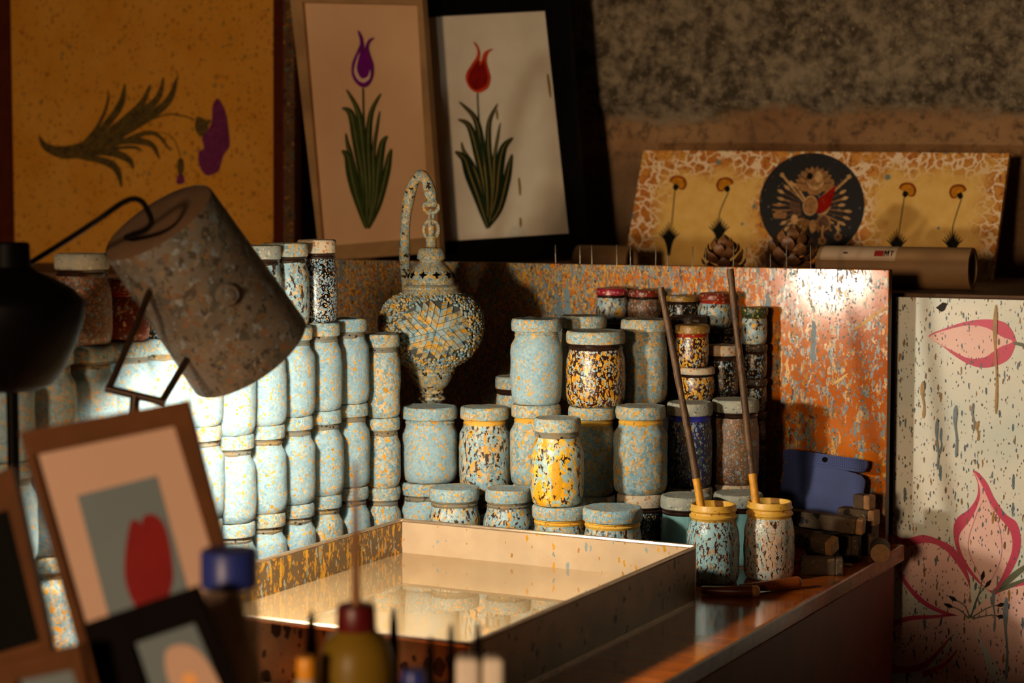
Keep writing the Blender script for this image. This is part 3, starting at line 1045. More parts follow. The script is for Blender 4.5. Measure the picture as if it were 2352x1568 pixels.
# open jars with sticks
def open_jar(label, px, Y, ytop, wb, wm, mb, stick_pts, slabel):
    p = W(px, 1330, Y)
    loc = Vector((p.x, p.y, TZ))
    h = zpx(ytop, Y) - TZ
    rb, rm = width(wb, Y), width(wm, Y)
    r = thing('open_paint_jar', label, 'jar', loc, 0)
    JSEED[0] += 1
    so = Vector((JSEED[0] * 2.3, 0, 0))

    def wob(rad, z, a):
        q = Vector((math.cos(a) * rb * 42, math.sin(a) * rb * 42, z * 42)) + so
        return rad + noise.fractal(q, .8, 2.1, 3) * .0008, z
    b = bmesh.new()
    nk = .024
    zs = h - nk - .026
    prof = [(0, .0015), (rb * .8, .0), (rb * .94, .004), (rb, .014)]
    prof += [(rb * (1 + .01 * math.sin(math.pi * i / 8)), .014 + (zs - .014) * i / 8) for i in range(1, 9)]
    prof += [(rb * .985, zs + .006), (rb * .94, zs + .014), (rm * .99, zs + .022), (rm * .95, zs + .026)]
    inner = [(rm * .86, h - nk), (rm * .88, zs + .01), (rb * .9, zs), (rb * .9, .02), (0, .02)]
    lathe(b, prof, 48, 0, None, wob)
    lathe(b, inner, 48, 0)
    obj('body', b, mb, r)
    n = bmesh.new()
    z1 = h - nk
    lathe(n, [(rm * .95, z1 - .0015), (rm * .97, z1 + .002), (rm * 1.04, z1 + .004), (rm * 1.045, z1 + .0065), (rm * .97, z1 + .0085), (rm * .965, z1 + .012), (rm * 1.03, z1 + .0145), (rm * .98, z1 + .017), (rm * .975, h - .002), (rm * .95, h), (rm * .89, h - .0005), (rm * .865, h - .003), (rm * .86, z1)], 48, 0)
    obj('rim', n, 'neck_yellow', r, label='rim thick with dried yellow paint')
    q = bmesh.new()
    lathe(q, [(0, h - .042), (rb * .86, h - .042), (rb * .86, h - .046), (0, h - .046)], 40)
    obj('paint', q, 'paint_in', r)
    # the stick
    pts = [W(x, y, Y + dy) for x, y, dy in stick_pts]
    st = thing('stirring_stick', slabel, 'stick', pts[0])
    path = catmull([q_ - pts[0] for q_ in pts], 8)
    N = len(path)
    rads = [.0052 + .0012 * noise.noise(Vector((i * .35, px, 0))) + .0008 * (i / N) for i in range(N)]
    k = int(N * .70)
    bmx = bmesh.new()
    tube(bmx, path[:k + 1], rads[:k + 1], 14)
    obj('shaft', bmx, 'stick', st)
    bmx = bmesh.new()
    tube(bmx, path[k:], [x * 1.12 for x in rads[k:]], 14)
    obj('painted_end', bmx, 'stick_tip', st, label='end coated in yellow paint')
    return r


open_jar('open jar of blue drips with a yellow rim holding the left stick', 1637, 2.955, 1156, 124, 108, 'drip_blue',
         [(1517, 660, .03), (1538, 765, .028), (1566, 915, .022), (1590, 1040, .012), (1608, 1150, .0), (1618, 1215, -.008)], 'crooked brown stick leaning left out of the left open jar')
open_jar('open jar of pinkish drips with a yellow rim holding the right stick', 1766, 2.985, 1150, 118, 106, 'drip_pink',
         [(1677, 617, .03), (1690, 740, .026), (1706, 880, .02), (1720, 1020, .012), (1735, 1145, .0), (1743, 1208, -.008)], 'straight dark brown stick leaning out of the right open jar')

# ------------------------------------------------------------------ lantern
LY = 3.30
lc = W(991, 760, LY)
LX = lc.x
ln = thing('mosaic_lantern', 'paint crusted mosaic lantern hanging from a swan neck stand', 'lantern', (LX, LY, TZ), 0)


def lz(py):
    return zpx(py, LY) - TZ


def lr(w):
    return w / FPX * LY / 2 * .985


bm = bmesh.new()
lathe(bm, [(0, 0), (.062, 0), (.064, .004), (.06, .012), (.03, .018), (.012, .03), (.009, .04), (0, .04)], 40, 0, Matrix.Translation((-.012, .15, 0)))
obj('base', bm, 'verdigris', ln)
bm = bmesh.new()
def lp(px, py, dy):
    p = W(px, py, LY + dy)
    return Vector((p.x - LX, p.y - LY, p.z - TZ))
arm = [Vector((-.012, .15, .03)), Vector((-.012, .15, .2)), lp(960, 780, .14), lp(938, 690, .12), lp(930, 610, .09), lp(930, 540, .06), lp(936, 470, .03), lp(950, 420, .01), lp(966, 404, 0), lp(980, 416, 0), lp(988, 445, 0), lp(990, 466, 0)]
path = catmull(arm, 8)
tube(bm, path, [.0075 + .0018 * math.sin(i * .22) ** 2 + .002 * (i / len(path)) for i in range(len(path))], 14)
lathe(bm, [(0, lz(476)), (.009, lz(475)), (.0115, lz(468)), (.011, lz(462)), (.007, lz(456)), (0, lz(455))], 20, 0, Matrix.Translation(lp(991, 466, 0) * 1.0 - Vector((0, 0, lp(991, 466, 0).z))))
obj('swan_neck', bm, 'verdigris', ln)
for (py, rw, rh, rot, nm) in ((476, 17, 13, 0, 'ring'), (502, 5, 20, 1, 'chain_link'), (527, 17, 21, 0, 'ring')):
    bm = bmesh.new()
    z = lz(py)
    pts = []
    for i in range(28):
        a = 2 * math.pi * i / 28
        x, zz = rw / FPX * LY * math.cos(a), rh / FPX * LY * math.sin(a)
        pts.append(Vector((x if not rot else x * .8, 0 if not rot else x * .8, z + zz)))
    tube(bm, pts, .0032 if not rot else .0028, 8, True)
    obj(nm, bm, 'verdigris_b', ln)
bm = bmesh.new()
lathe(bm, [(0, lz(516)), (.006, lz(517)), (.0055, lz(541)), (lr(24), lz(542)), (lr(26), lz(548)), (lr(25), lz(566)), (lr(28), lz(568)), (lr(50), lz(569)), (lr(60), lz(575)), (lr(66), lz(588)), (lr(66), lz(594)), (lr(54), lz(598)), (lr(56), lz(603)),
           (lr(80), lz(612)), (lr(98), lz(626)), (lr(108), lz(642)), (lr(112), lz(652)), (lr(124), lz(654)), (lr(132), lz(659)), (lr(128), lz(663)), (lr(134), lz(667)), (lr(144), lz(676)), (lr(148), lz(680)), (lr(138), lz(682)), (0, lz(684))], 48)
obj('cap', bm, 'verdigris_b', ln)
# pierced stars of the cap: solid black pieces imitate the darkness inside the openings
prof_z, prof_r = lz(629), lr(100)
for k in range(10):
    a = -math.pi / 2 + (k - .55) * math.pi * 2 / 10
    bm = bmesh.new()
    cx = Vector((prof_r * 1.012 * math.cos(a), prof_r * 1.012 * math.sin(a), prof_z))
    tang = Vector((-math.sin(a), math.cos(a), 0))
    upn = Vector((-math.cos(a) * .62, -math.sin(a) * .62, .78))
    ov = []
    for i in range(8):
        rr_ = .0072 if i % 2 == 0 else .0030
        b_ = math.pi * i / 4
        p = cx + tang * (rr_ * math.cos(b_)) + upn * (rr_ * math.sin(b_))
        ov.append(p)
    nrm = Vector((math.cos(a) * .78, math.sin(a) * .78, .62))
    f1 = [bm.verts.new(p + nrm * .0012) for p in ov]
    f2 = [bm.verts.new(p - nrm * .006) for p in ov]
    bm.faces.new(f1)
    bm.faces.new(f2[::-1])
    for i in range(8):
        bm.faces.new((f1[i], f2[i], f2[(i + 1) % 8], f1[(i + 1) % 8]))
    obj('pierced_star', bm, 'hole', ln, smooth=False)
# globe
gz_t, gz_b = lz(676), lz(842)
RG = lr(240)
globe = []
gp = [(lr(142), lz(678)), (lr(180), lz(686)), (lr(212), lz(700)), (lr(232), lz(718)), (lr(240), lz(738)), (lr(238), lz(758)), (lr(226), lz(780)), (lr(204), lz(800)), (lr(176), lz(816)), (lr(140), lz(830)), (lr(114), lz(838))]
bm = bmesh.new()
lathe(bm, [(r * .985, z) for r, z in gp], 56)
obj('globe', bm, 'grout', ln)
gcur = catmull([Vector((r, 0, z)) for r, z in gp], 6)
bm = bmesh.new()
FRONT = -math.pi / 2 + .12
rows = []
# walk down the profile, ring by ring
acc = 0
last = gcur[0]
step = .0042
nextd = 0
cnt = 0
for p in gcur[1:]:
    seg_l = (p - last).length
    while nextd <= acc + seg_l:
        q = last.lerp(p, (nextd - acc) / seg_l)
        tn = (p - last).normalized()
        nrm2 = Vector((-tn.z, 0, tn.x))
        if nrm2.x < 0:
            nrm2 = -nrm2
        n = max(6, int(2 * math.pi * q.x / .0047))
        for i in range(n):
            a = 2 * math.pi * (i + .5 * (cnt % 2)) / n + rnd.uniform(-.045, .045)
            da = (a - FRONT + math.pi) % (2 * math.pi) - math.pi
            vz = (q.z - lz(752)) / .050
            if (da * q.x / .062) ** 2 + vz ** 2 < 1.0:
                continue
            if math.sin(a) > .6:
                continue
            c = Vector((q.x * math.cos(a), q.x * math.sin(a), q.z))
            nn = Vector((nrm2.x * math.cos(a), nrm2.x * math.sin(a), nrm2.z))
            r_ = bmesh.ops.create_icosphere(bm, subdivisions=1, radius=.0027 * rnd.uniform(.7, 1.2))
            bmesh.ops.translate(bm, vec=c + nn * rnd.uniform(.0003, .0018) + Vector((0, 0, rnd.uniform(-.0014, .0014))), verts=r_['verts'])
        cnt += 1
        nextd += step
    acc += seg_l
    last = p


def gsurf(x, z):                     # point on the globe front at sideways x (metres, along the surface) and height z
    for A_, B_ in zip(gcur, gcur[1:]):
        if A_.z >= z >= B_.z:
            k = (A_.z - z) / max(1e-6, A_.z - B_.z)
            q = A_.lerp(B_, k)
            tn = (B_ - A_).normalized()
            n2 = Vector((-tn.z, 0, tn.x))
            if n2.x < 0:
                n2 = -n2
            a = FRONT + x / q.x
            return Vector((q.x * math.cos(a), q.x * math.sin(a), q.z)), Vector((n2.x * math.cos(a), n2.x * math.sin(a), n2.z))
    return None, None


# star of slanted tiles facing us
cz = lz(752)
for sec in range(6):
    a_ = math.pi / 3 * sec + .26
    e1 = Vector((math.cos(a_), math.sin(a_)))
    e2 = Vector((math.cos(a_ + math.pi / 3), math.sin(a_ + math.pi / 3)))
    sp_ = .0118
    for i in range(7):
        for j in range(7):
            quad = [(i + .03, j + .05), (i + .97, j + .05), (i + .97, j + .95), (i + .03, j + .95)]
            top, bot = [], []
            ok = True
            for (p_, q_) in quad:
                v_ = (e1 * p_ + e2 * q_) * sp_
                x, z = v_.x, v_.y
                if (x / .072) ** 2 + (z / .053) ** 2 > 1.0:
                    ok = False
                    break
                c, nn = gsurf(x, cz + z)
                if c is None:
                    ok = False
                    break
                top.append(c + nn * .0020)
                bot.append(c - nn * .002)
            if ok:
                tv = [bm.verts.new(p) for p in top]
                bv = [bm.verts.new(p) for p in bot]
                bm.faces.new(tv)
                for m_ in range(4):
                    bm.faces.new((tv[m_], bv[m_], bv[(m_ + 1) % 4], tv[(m_ + 1) % 4]))
obj('mosaic_tiles', bm, 'bead', ln, smooth=False)
bm = bmesh.new()
lathe(bm, [(0, lz(836)), (lr(108), lz(834)), (lr(114), lz(838)), (lr(114), lz(843)), (lr(108), lz(846)), (lr(112), lz(850)), (lr(106), lz(854)), (lr(108), lz(858)), (lr(100), lz(862)), (lr(92), lz(872)), (lr(78), lz(884)), (lr(60), lz(892)), (lr(54), lz(895)), (lr(58), lz(898)), (lr(58), lz(901)), (lr(48), lz(904)), (lr(48), lz(907)), (lr(64), lz(911)), (lr(66), lz(916)), (lr(50), lz(922)), (lr(24), lz(934)), (lr(18), lz(944)), (0, lz(948))], 44)
obj('cup', bm, 'verdigris', ln)

# ------------------------------------------------------------------ steel tray with marbling water
RIM = TZ + .082
pbl, pbr, pfr = PT(921, 1195, RIM), PT(1600, 1256, RIM), PT(1082, 1482, RIM)
ta0, ta1 = pbl.dot(AX), pbr.dot(AX)
tb1 = (pbl.dot(BX) + pbr.dot(BX)) / 2
tb0 = pfr.dot(BX)
tr = thing('marbling_tray', 'shallow steel tray of still cream water on the table', 'tray', AB((ta0 + ta1) / 2, (tb0 + tb1) / 2, TZ), YAW)
hw, hd, ht, th = (ta1 - ta0) / 2, (tb1 - tb0) / 2, RIM - TZ, .004
bm = bmesh.new()
box(bm, 0, 0, .002, hw * 2, hd * 2, .004)
obj('bottom', bm, 'tray_in', tr, smooth=False)
for nm, c, s, mi in (('back_wall', (0, hd - th / 2), (hw * 2, th), 'tray_in'), ('front_wall', (0, -hd + th / 2), (hw * 2, th), 'tray_in'),
                     ('left_wall', (-hw + th / 2, 0), (th, hd * 2 - 2 * th), 'tray_shaded_splash'), ('right_wall', (hw - th / 2, 0), (th, hd * 2 - 2 * th), 'tray_in')):
    bm = bmesh.new()
    box(bm, c[0], c[1], .0041 + (ht - .006) / 2, s[0], s[1], ht - .006)
    for f in bm.faces:
        f.normal_update()
        ctr = f.calc_center_median()
        out = f.normal.x * c[0] + f.normal.y * c[1]
        if abs(f.normal.z) < .5 and out > 1e-5:
            f.material_index = 1
    obj(nm, bm, [mi, 'tray_out'], tr, smooth=False)
bm = bmesh.new()
q = [Vector((-hw, -hd, ht)), Vector((hw, -hd, ht)), Vector((hw, hd, ht)), Vector((-hw, hd, ht))]
pl = []
for i in range(4):
    a, b = q[i], q[(i + 1) % 4]
    for k in range(6):
        pl.append(a.lerp(b, (k + .02) / 6))
    pl.append(a.lerp(b, .985))
tube(bm, pl, .0036, 8, True)
obj('rolled_rim', bm, 'rim_metal', tr)
bm = bmesh.new()
box(bm, 0, 0, .018, hw * 2 - 2 * th - .0005, hd * 2 - 2 * th - .0005, .026)
obj('water', bm, 'water', tr, smooth=False, label='still cloudy cream water')

# ------------------------------------------------------------------ blue scraper, wood pieces, tools
sh = Sheet(AB(0, BB - .075, TZ), AX, lean(15))
sc_ = sheet_thing('plastic_scraper', 'navy blue plastic scraper with ribbed grip leaning on the orange board', 'scraper', sh)
bm = bmesh.new()
pts = smooth2([(1806, 1062), (1800, 1085), (1795, 1110), (1778, 1200), (1776, 1232), (1800, 1242), (1930, 1258), (1950, 1254), (1960, 1232), (1985, 1120), (1983, 1098), (1968, 1088), (1900, 1072)], 5)
sh.slab(bm, pts, .003)
sobj('blade', bm, ['blue_plastic'], sh, sc_)
bm = bmesh.new()
hole = circ(1896, 1056, 6.5, n=14)
grip = smooth2([(1810, 1032), (1800, 1042), (1802, 1056), (1815, 1063), (1900, 1074), (1975, 1084), (1988, 1078), (1992, 1066), (1983, 1056), (1900, 1044)], 5)
sh.slab(bm, grip, .009, z0=.003)
for i in range(40):
    for j in range(4):
        x = 1812 + i * 4.4
        y = 1038 + j * 6.0 + (x - 1812) * .135
        if (x - 1896) ** 2 + (y - 1056) ** 2 < 90:
            continue
        c = sh.uv(x, y)
        box(bm, c.x, c.y, .0033, .0019, .0028, .0014)
sobj('grip', bm, ['blue_plastic'], sh, sc_)
bm = bmesh.new()
sh.poly(bm, hole, 0, 12)  # flat black disc, the hole's inner shade given as colour
sobj('hanging_hole', bm, ['hole'], sh, sc_)


def bar(name, label, cat, p0, p1, sx, sz, mat, tipmat=None, zc=0, bev=.003, group=None, roll=0):
    """square bar between two table points; its end nearest p1 shows cut wood"""
    a, b = Vector(p0), Vector(p1)
    d = b - a
    L = d.length
    ang = math.atan2(d.y, d.x)
    el = math.asin(d.z / L)
    o = thing(name, label, cat, a, ang, group)
    bm = bmesh.new()
    X = Matrix.Rotation(-el, 4, 'Y') @ Matrix.Rotation(roll, 4, 'X')
    box(bm, L / 2 - .006, 0, 0, L - .012, sx, sz, X, bev)
    obj('shank', bm, mat, o, smooth=False)
    bm = bmesh.new()
    box(bm, L - .006, 0, 0, .0125, sx * 1.005, sz * 1.005, X, bev)
    obj('cut_end', bm, tipmat or mat, o, smooth=False)
    return o


GW = 'charred wooden bars at the table corner'
p0, p1 = PT(1838, 1316, TZ), PT(1935, 1318, TZ)
bar('wooden_bar', 'low charred wooden bar lying in front of the other bars', 'wood bar', p0 + ZX * .0135, p1 + ZX * .0135, .03, .027, 'charred', 'charred', group=GW)
p0, p1 = W(1800, 1250, 3.11), W(1918, 1262, 3.05)
bar('wooden_bar', 'charred wooden bar with pointed cut end in the middle of the pile', 'wood bar', (p0.x, p0.y, TZ + .0475), (p1.x, p1.y, TZ + .0375), .026, .024, 'charred', 'cutwood', group=GW, roll=.35)
p0, p1 = W(1795, 1205, 3.17), W(1985, 1232, 3.12)
bar('wooden_bar', 'long charred wooden bar with pale worn end below the blue scraper', 'wood bar', (p0.x, p0.y, TZ + .068), (p1.x, p1.y, TZ + .058), .026, .026, 'charred', 'cutwood', group=GW)
p0, p1 = W(1930, 1215, 3.21), W(2014, 1218, 3.17)
bar('wooden_bar', 'short wooden bar with dark end at the right of the pile', 'wood bar', (p0.x, p0.y, TZ + .064), (p1.x, p1.y, TZ + .064), .024, .026, 'charred', 'cutwood', group=GW)
p0, p1 = W(1940, 1250, 3.215), W(2010, 1255, 3.18)
bar('wooden_bar', 'wooden bar lying under the short bar beside the round offcut', 'wood bar', (p0.x, p0.y, TZ + .0255), (p1.x, p1.y, TZ + .0255), .028, .05, 'charred', 'charred', group=GW)
p0, p1 = W(1965, 1180, 3.19), W(2004, 1183, 3.17)
bar('wooden_bar', 'small wooden block on top of the pile right of the scraper', 'wood bar', (p0.x, p0.y, TZ + .090), (p1.x, p1.y, TZ + .090), .022, .024, 'charred', 'cutwood', group=GW)
p0, p1 = W(1850, 1270, 3.155), W(1975, 1270, 3.125)
bar('wooden_bar', 'wooden bar in the shadow under the long bar', 'wood bar', (p0.x, p0.y, TZ + .022), (p1.x, p1.y, TZ + .022), .03, .043, 'charred', 'charred', group=GW)
# round offcut
c = W(2022, 1250, 3.13)
o = thing('round_wood_offcut', 'round wooden disc standing on edge at the table corner', 'wood offcut', (c.x, c.y, TZ + .0165))
bm = bmesh.new()
X = Matrix.Rotation(YAW + .3, 4, 'Z') @ Matrix.Rotation(math.pi / 2, 4, 'X')
lathe(bm, [(0, -.03), (.0155, -.03), (.0165, -.028), (.0165, .028), (.0158, .03)], 32, 0, X)
obj('bark', bm, 'charred', o)
bm = bmesh.new()
lathe(bm, [(0, .0312), (.0158, .0305), (.0158, .0295), (0, .0295)], 32, 0, X)
obj('cut_face', bm, 'cutwood', o)
# chip
c = PT(1945, 1300, TZ)
bm = bmesh.new()
lathe(bm, [(0, .0), (.007, .0), (.0085, .002), (.006, .004), (0, .0045)], 12, 0, Matrix.Translation(c) @ Matrix.Diagonal((1.2, .7, 1, 1)))
tag(obj('wood_chip', bm, 'cutwood'), 'small orange wood chip lying on the table beside the charred bars', 'wood chip')


def tool(label, pts, mat, rads, tip):
    o = thing('wooden_tool_handle', label, 'tool', pts[0])
    pp = [p - pts[0] for p in pts]
    path = catmull(pp, 8)
    N = len(path)
    rr_ = []
    for i in range(N):
        k = i / (N - 1) * (len(rads) - 1)
        i0 = min(int(k), len(rads) - 2)
        rr_.append(rads[i0] + (rads[i0 + 1] - rads[i0]) * (k - i0))
    b = bmesh.new()
    k = int(N * .86)
    tube(b, path[:k + 1], rr_[:k + 1], 18)
    obj('handle', b, mat, o)
    b = bmesh.new()
    d = (path[-1] - path[-2]).normalized()
    tube(b, path[k:] + [path[-1] + d * rr_[-1] * .35, path[-1] + d * rr_[-1] * .6], rr_[k:] + [rr_[-1] * .8, rr_[-1] * .3], 18)
    obj('handle_end', b, tip, o)


tool('dark brown round tool handle lying beside the tray corner', [PT(1612, 1366, TZ) + ZX * .0078, PT(1680, 1369, TZ) + ZX * .0078, PT(1738, 1370, TZ) + ZX * .0088], 'handle', [.006, .0072, .0085, .0088], 'handle_tip')
tool('reddish brown round tool handle in front of the right open jar', [PT(1700, 1362, TZ) + ZX * .0085, PT(1770, 1357, TZ) + ZX * .0085, PT(1832, 1352, TZ) + ZX * .010], 'handle', [.0055, .007, .009, .010], 'handle')

# ------------------------------------------------------------------ artworks behind
# ochre carnation picture on the left
sh = Sheet(AB(-1.9, 3.80, SZ), AX, lean(3))
yb = sheet_thing('carnation_picture', 'large ochre mottled paper picture of a purple carnation leaning at the left', 'picture', sh)
bm = bmesh.new()
sh.slab(bm, [(-40, -60), (680, -60), (680, 640), (-40, 640)], .02, 0, -.001)
sobj('backing_board', bm, ['frame_red'], sh, yb)
for q, mt in (([(-40, -60), (24, -60), (36, 640), (-40, 640)], 'frame_red'), ([(632, -60), (655, -60), (655, 640), (632, 640)], 'frame_red'), ([(655, -60), (680, -60), (680, 640), (655, 640)], 'frame_splat')):
    bm = bmesh.new()
    sh.slab(bm, q, .012, 0, .008)
    sobj('frame_side', bm, [mt], sh, yb)
bm = bmesh.new()
sh.slab(bm, [(24, -58), (631, -58), (631, 638), (36, 638)], .002, 0, .0012)
L = 5
root = (95, 318)
stemk = [(90, 312), (108, 338), (150, 350), (200, 342)]
sh.poly(bm, leaf(stemk, [1, 9, 15, 18]), 1, L)
for pts, w in (
    ([(180, 340), (225, 290), (247, 240), (250, 205)], 4), ([(190, 340), (250, 280), (280, 235), (288, 192)], 9), ([(200, 340), (270, 290), (325, 240), (346, 195)], 9),
    ([(210, 345), (300, 275), (360, 230), (377, 178)], 9), ([(215, 348), (310, 290), (385, 235), (408, 178)], 10), ([(170, 345), (230, 310), (300, 280), (350, 262)], 7),
    ([(190, 350), (280, 325), (345, 330), (368, 365)], 8), ([(180, 355), (270, 330), (350, 305), (393, 345)], 6), ([(170, 355), (250, 350), (295, 365), (308, 388)], 9),
    ([(170, 358), (240, 370), (270, 390), (281, 430)], 9), ([(200, 350), (300, 338), (330, 348)], 4)):
    sh.poly(bm, leaf(pts, w), 1, L)
    L += .4
sh.poly(bm, leaf([(320, 288), (380, 264), (420, 266), (448, 275)], [1, 2, 2, 1.5]), 1, L)
sh.poly(bm, leaf([(330, 300), (390, 310), (412, 345), (416, 370)], [.6, 1, 1, 1]), 1, L)
sh.poly(bm, smooth2([(452, 272), (460, 268), (475, 275), (486, 276), (480, 290), (474, 310), (460, 312), (450, 295)]), 1, L)
sh.poly(bm, smooth2([(500, 227), (512, 238), (522, 265), (527, 300), (529, 335), (515, 358), (505, 390), (492, 400), (474, 402), (460, 380), (458, 350), (470, 340), (466, 318), (478, 300), (488, 280), (490, 245)]), 2, L + 1)
sh.poly(bm, smooth2([(410, 368), (422, 366), (424, 390), (418, 402), (410, 395)]), 1, L)
sh.poly(bm, smooth2([(410, 402), (423, 402), (424, 420), (408, 422)]), 2, L)
sobj('paper', bm, ['paper_yellow', 'ink_leaf_dim', 'ink_purple_dim'], sh, yb)

# tulip pictures
def tulip(bm, sh, flower, stem, leaves, mats, L=1):
    for pts, w in leaves:
        sh.poly(bm, leaf(pts, w), mats['leaf'], L)
        sh.poly(bm, leaf(pts, [.5, 1.1, .9, .4]), mats['line'], L + .5)
        L += .6
    sh.poly(bm, leaf(stem, [1.3, 1.3, 1.1]), mats['leaf'], L)
    L += 1
    for pts, mi in flower:
        sh.poly(bm, smooth2(pts, 6), mi, L)
        L += 1


sh = Sheet(AB(-1.42, 3.66, SZ), AX, lean(5))
tp = sheet_thing('tulip_picture', 'purple tulip picture in a pale brown wooden frame', 'picture', sh)
bm = bmesh.new()
outer = [(668, -12), (972, -12), (1014, 580), (738, 600)]
inner = [(697, 6), (961, 12), (990, 545), (744, 566)]
sh.slab(bm, [(690, -2), (966, 4), (996, 552), (738, 572)], .003, 0, -.006)
lv = [([(845, 524), (868, 470), (886, 400), (893, 362), (898, 342)], 8), ([(845, 524), (862, 460), (870, 380), (878, 330), (889, 312)], 9), ([(843, 522), (850, 440), (846, 330), (852, 260), (874, 215)], 7), ([(846, 522), (858, 440), (858, 350), (866, 290), (872, 255)], 4),
      ([(843, 522), (838, 440), (820, 330), (806, 262), (786, 248)], 10), ([(843, 522), (842, 430), (830, 300), (820, 250), (796, 206)], 7), ([(843, 524), (822, 440), (806, 360), (798, 330), (794, 306)], 5), ([(843, 524), (820, 450), (808, 400), (800, 360), (786, 346)], 12)]
fl = [([(834, 201), (818, 190), (809, 170), (810, 145), (820, 120), (828, 98), (822, 70), (832, 84), (836, 104), (837, 122), (841, 104), (848, 91), (860, 87), (850, 98), (847, 112), (852, 130), (858, 150), (857, 175), (848, 194)], 2),
      ([(834, 190), (822, 182), (815, 165), (818, 145), (828, 120), (822, 146), (822, 164), (832, 180), (846, 176), (852, 160), (851, 178), (844, 187)], 3),
      ]
tulip(bm, sh, fl, [(834, 202), (836, 280), (845, 400)], lv, {'leaf': 1, 'line': 4})
sobj('paper', bm, ['paper_pink', 'ink_green', 'ink_purple', 'ink_white', 'ink_line'], sh, tp)
for i in range(4):
    bm = bmesh.new()
    q = [outer[i], outer[(i + 1) % 4], inner[(i + 1) % 4], inner[i]]
    sh.slab(bm, q, .022, 0, .006)
    sobj('frame_bar', bm, ['frame_light'], sh, tp)

sh = Sheet(AB(-1.1, 3.78, SZ), AX, lean(5))
tp = sheet_thing('tulip_picture', 'orange tulip picture in a wide black frame', 'picture', sh)
outer = [(930, -40), (1300, -45), (1348, 578), (962, 612)]
inner = [(962, 40), (1253, 25), (1308, 536), (996, 556)]
bm = bmesh.new()
sh.slab(bm, [(955, 34), (1258, 18), (1313, 542), (990, 562)], .003, 0, -.004)
lv = [([(1120, 522), (1146, 480), (1162, 420), (1170, 380), (1176, 354)], 9), ([(1120, 522), (1140, 450), (1146, 390), (1156, 340), (1178, 316)], 11), ([(1122, 520), (1130, 430), (1122, 340), (1124, 280), (1143, 238)], 7), ([(1124, 520), (1134, 430), (1136, 360), (1144, 310), (1149, 282)], 4),
      ([(1122, 522), (1112, 430), (1096, 350), (1078, 290), (1052, 274)], 9), ([(1122, 522), (1118, 420), (1104, 320), (1090, 270), (1055, 234)], 8), ([(1122, 524), (1104, 430), (1086, 380), (1066, 348), (1060, 326)], 5), ([(1122, 524), (1098, 450), (1080, 400), (1068, 365), (1046, 348)], 13)]
fl = [([(1096, 213), (1080, 203), (1071, 185), (1072, 168), (1084, 148), (1096, 128), (1096, 112), (1088, 97), (1097, 104), (1103, 122), (1102, 140), (1106, 140), (1112, 122), (1122, 115), (1133, 113), (1122, 122), (1118, 140), (1124, 165), (1127, 180), (1122, 200), (1110, 210)], 2),
      ([(1096, 207), (1082, 198), (1076, 182), (1082, 164), (1094, 146), (1100, 138), (1104, 152), (1112, 140), (1118, 158), (1122, 180), (1116, 198)], 3),
      ([(1097, 200), (1088, 193), (1083, 180), (1090, 166), (1100, 156), (1110, 162), (1116, 180), (1110, 194)], 5)]
tulip(bm, sh, fl, [(1097, 214), (1100, 270), (1112, 380)], lv, {'leaf': 1, 'line': 4})
for pts in ([(1192, 408), (1194, 430), (1195, 450)], [(1195, 500), (1196, 512), (1196, 522)], [(1140, 250), (1142, 262), (1143, 275)], [(1258, 170), (1262, 200), (1265, 225)]):
    sh.poly(bm, leaf(pts, 2.4), 4, 8)
sobj('paper', bm, ['paper_white', 'ink_green_dark', 'ink_orange', 'ink_red', 'ink_stain', 'ink_red'], sh, tp)
for i in range(4):
    bm = bmesh.new()
    q = [outer[i], outer[(i + 1) % 4], inner[(i + 1) % 4], inner[i]]
    sh.slab(bm, q, .02, 0, .004)
    sobj('frame_bar', bm, ['frame_black'], sh, tp)

# long marbled panel with the crest
pbr_ = PT(2280, 645, SZ)
bq = pbr_.dot(BX)
sh0 = Sheet(AB(0, bq, SZ), AX, lean(17))
c0 = sh0.uv(1880, 480)
sh = Sheet(sh0.O + sh0.U * c0.x + sh0.V * c0.y, AX, lean(17))
mp = sheet_thing('marbled_panel', 'long ochre marbled panel with a black oval crest and four carnations', 'picture', sh)
bm = bmesh.new()
sh.slab(bm, [(1478, 345), (2318, 352), (2277, 648), (1428, 640)], .016, 0, 0, edge=0)
mats = ['marbled', 'black_field', 'gold1', 'gold2', 'gold3', 'flag_red', 'carn1', 'carn2', 'ink_black']
sh.poly(bm, circ(1865, 470, 121, 119, 64), 1, 1)
# rays of the crest
rr = random.Random(11)
for side in (-1, 1):
    for i in range(11):
        a = math.radians(-52 + i * 11.5)
        cx, cy = 1866, 478
        r0, r1 = 30, 74 + rr.uniform(-6, 10)
        x0, y0 = cx + side * r0 * math.cos(a), cy + r0 * math.sin(a) * .95
        x1, y1 = cx + side * r1 * math.cos(a), cy + r1 * math.sin(a) * .95
        sh.poly(bm, leaf([(x0, y0), ((x0 + x1) / 2, (y0 + y1) / 2), (x1, y1)], [1.2, 1.6, 2.2]), 2 if i % 2 else 4, 2 + i * .1)
        if i < 9:
            sh.poly(bm, leaf([(x1 - side * 9 * math.cos(a), y1 - 9 * math.sin(a)), (x1, y1), (x1 + side * 8 * math.cos(a), y1 + 8 * math.sin(a))], [1.4, 4.2, .8]), 3, 3.2 + i * .1)
for x0, y0, x1, y1 in ((1858, 478, 1797, 402), (1874, 478, 1950, 408), (1852, 462, 1826, 422), (1880, 462, 1916, 426)):
    sh.poly(bm, leaf([(x0, y0), ((x0 + x1) / 2, (y0 + y1) / 2), (x1, y1)], [2, 2.2, 3]), 3, 4.4)
sh.poly(bm, circ(1797, 402, 5), 3, 4.6)
sh.poly(bm, circ(1951, 406, 5), 3, 4.6)
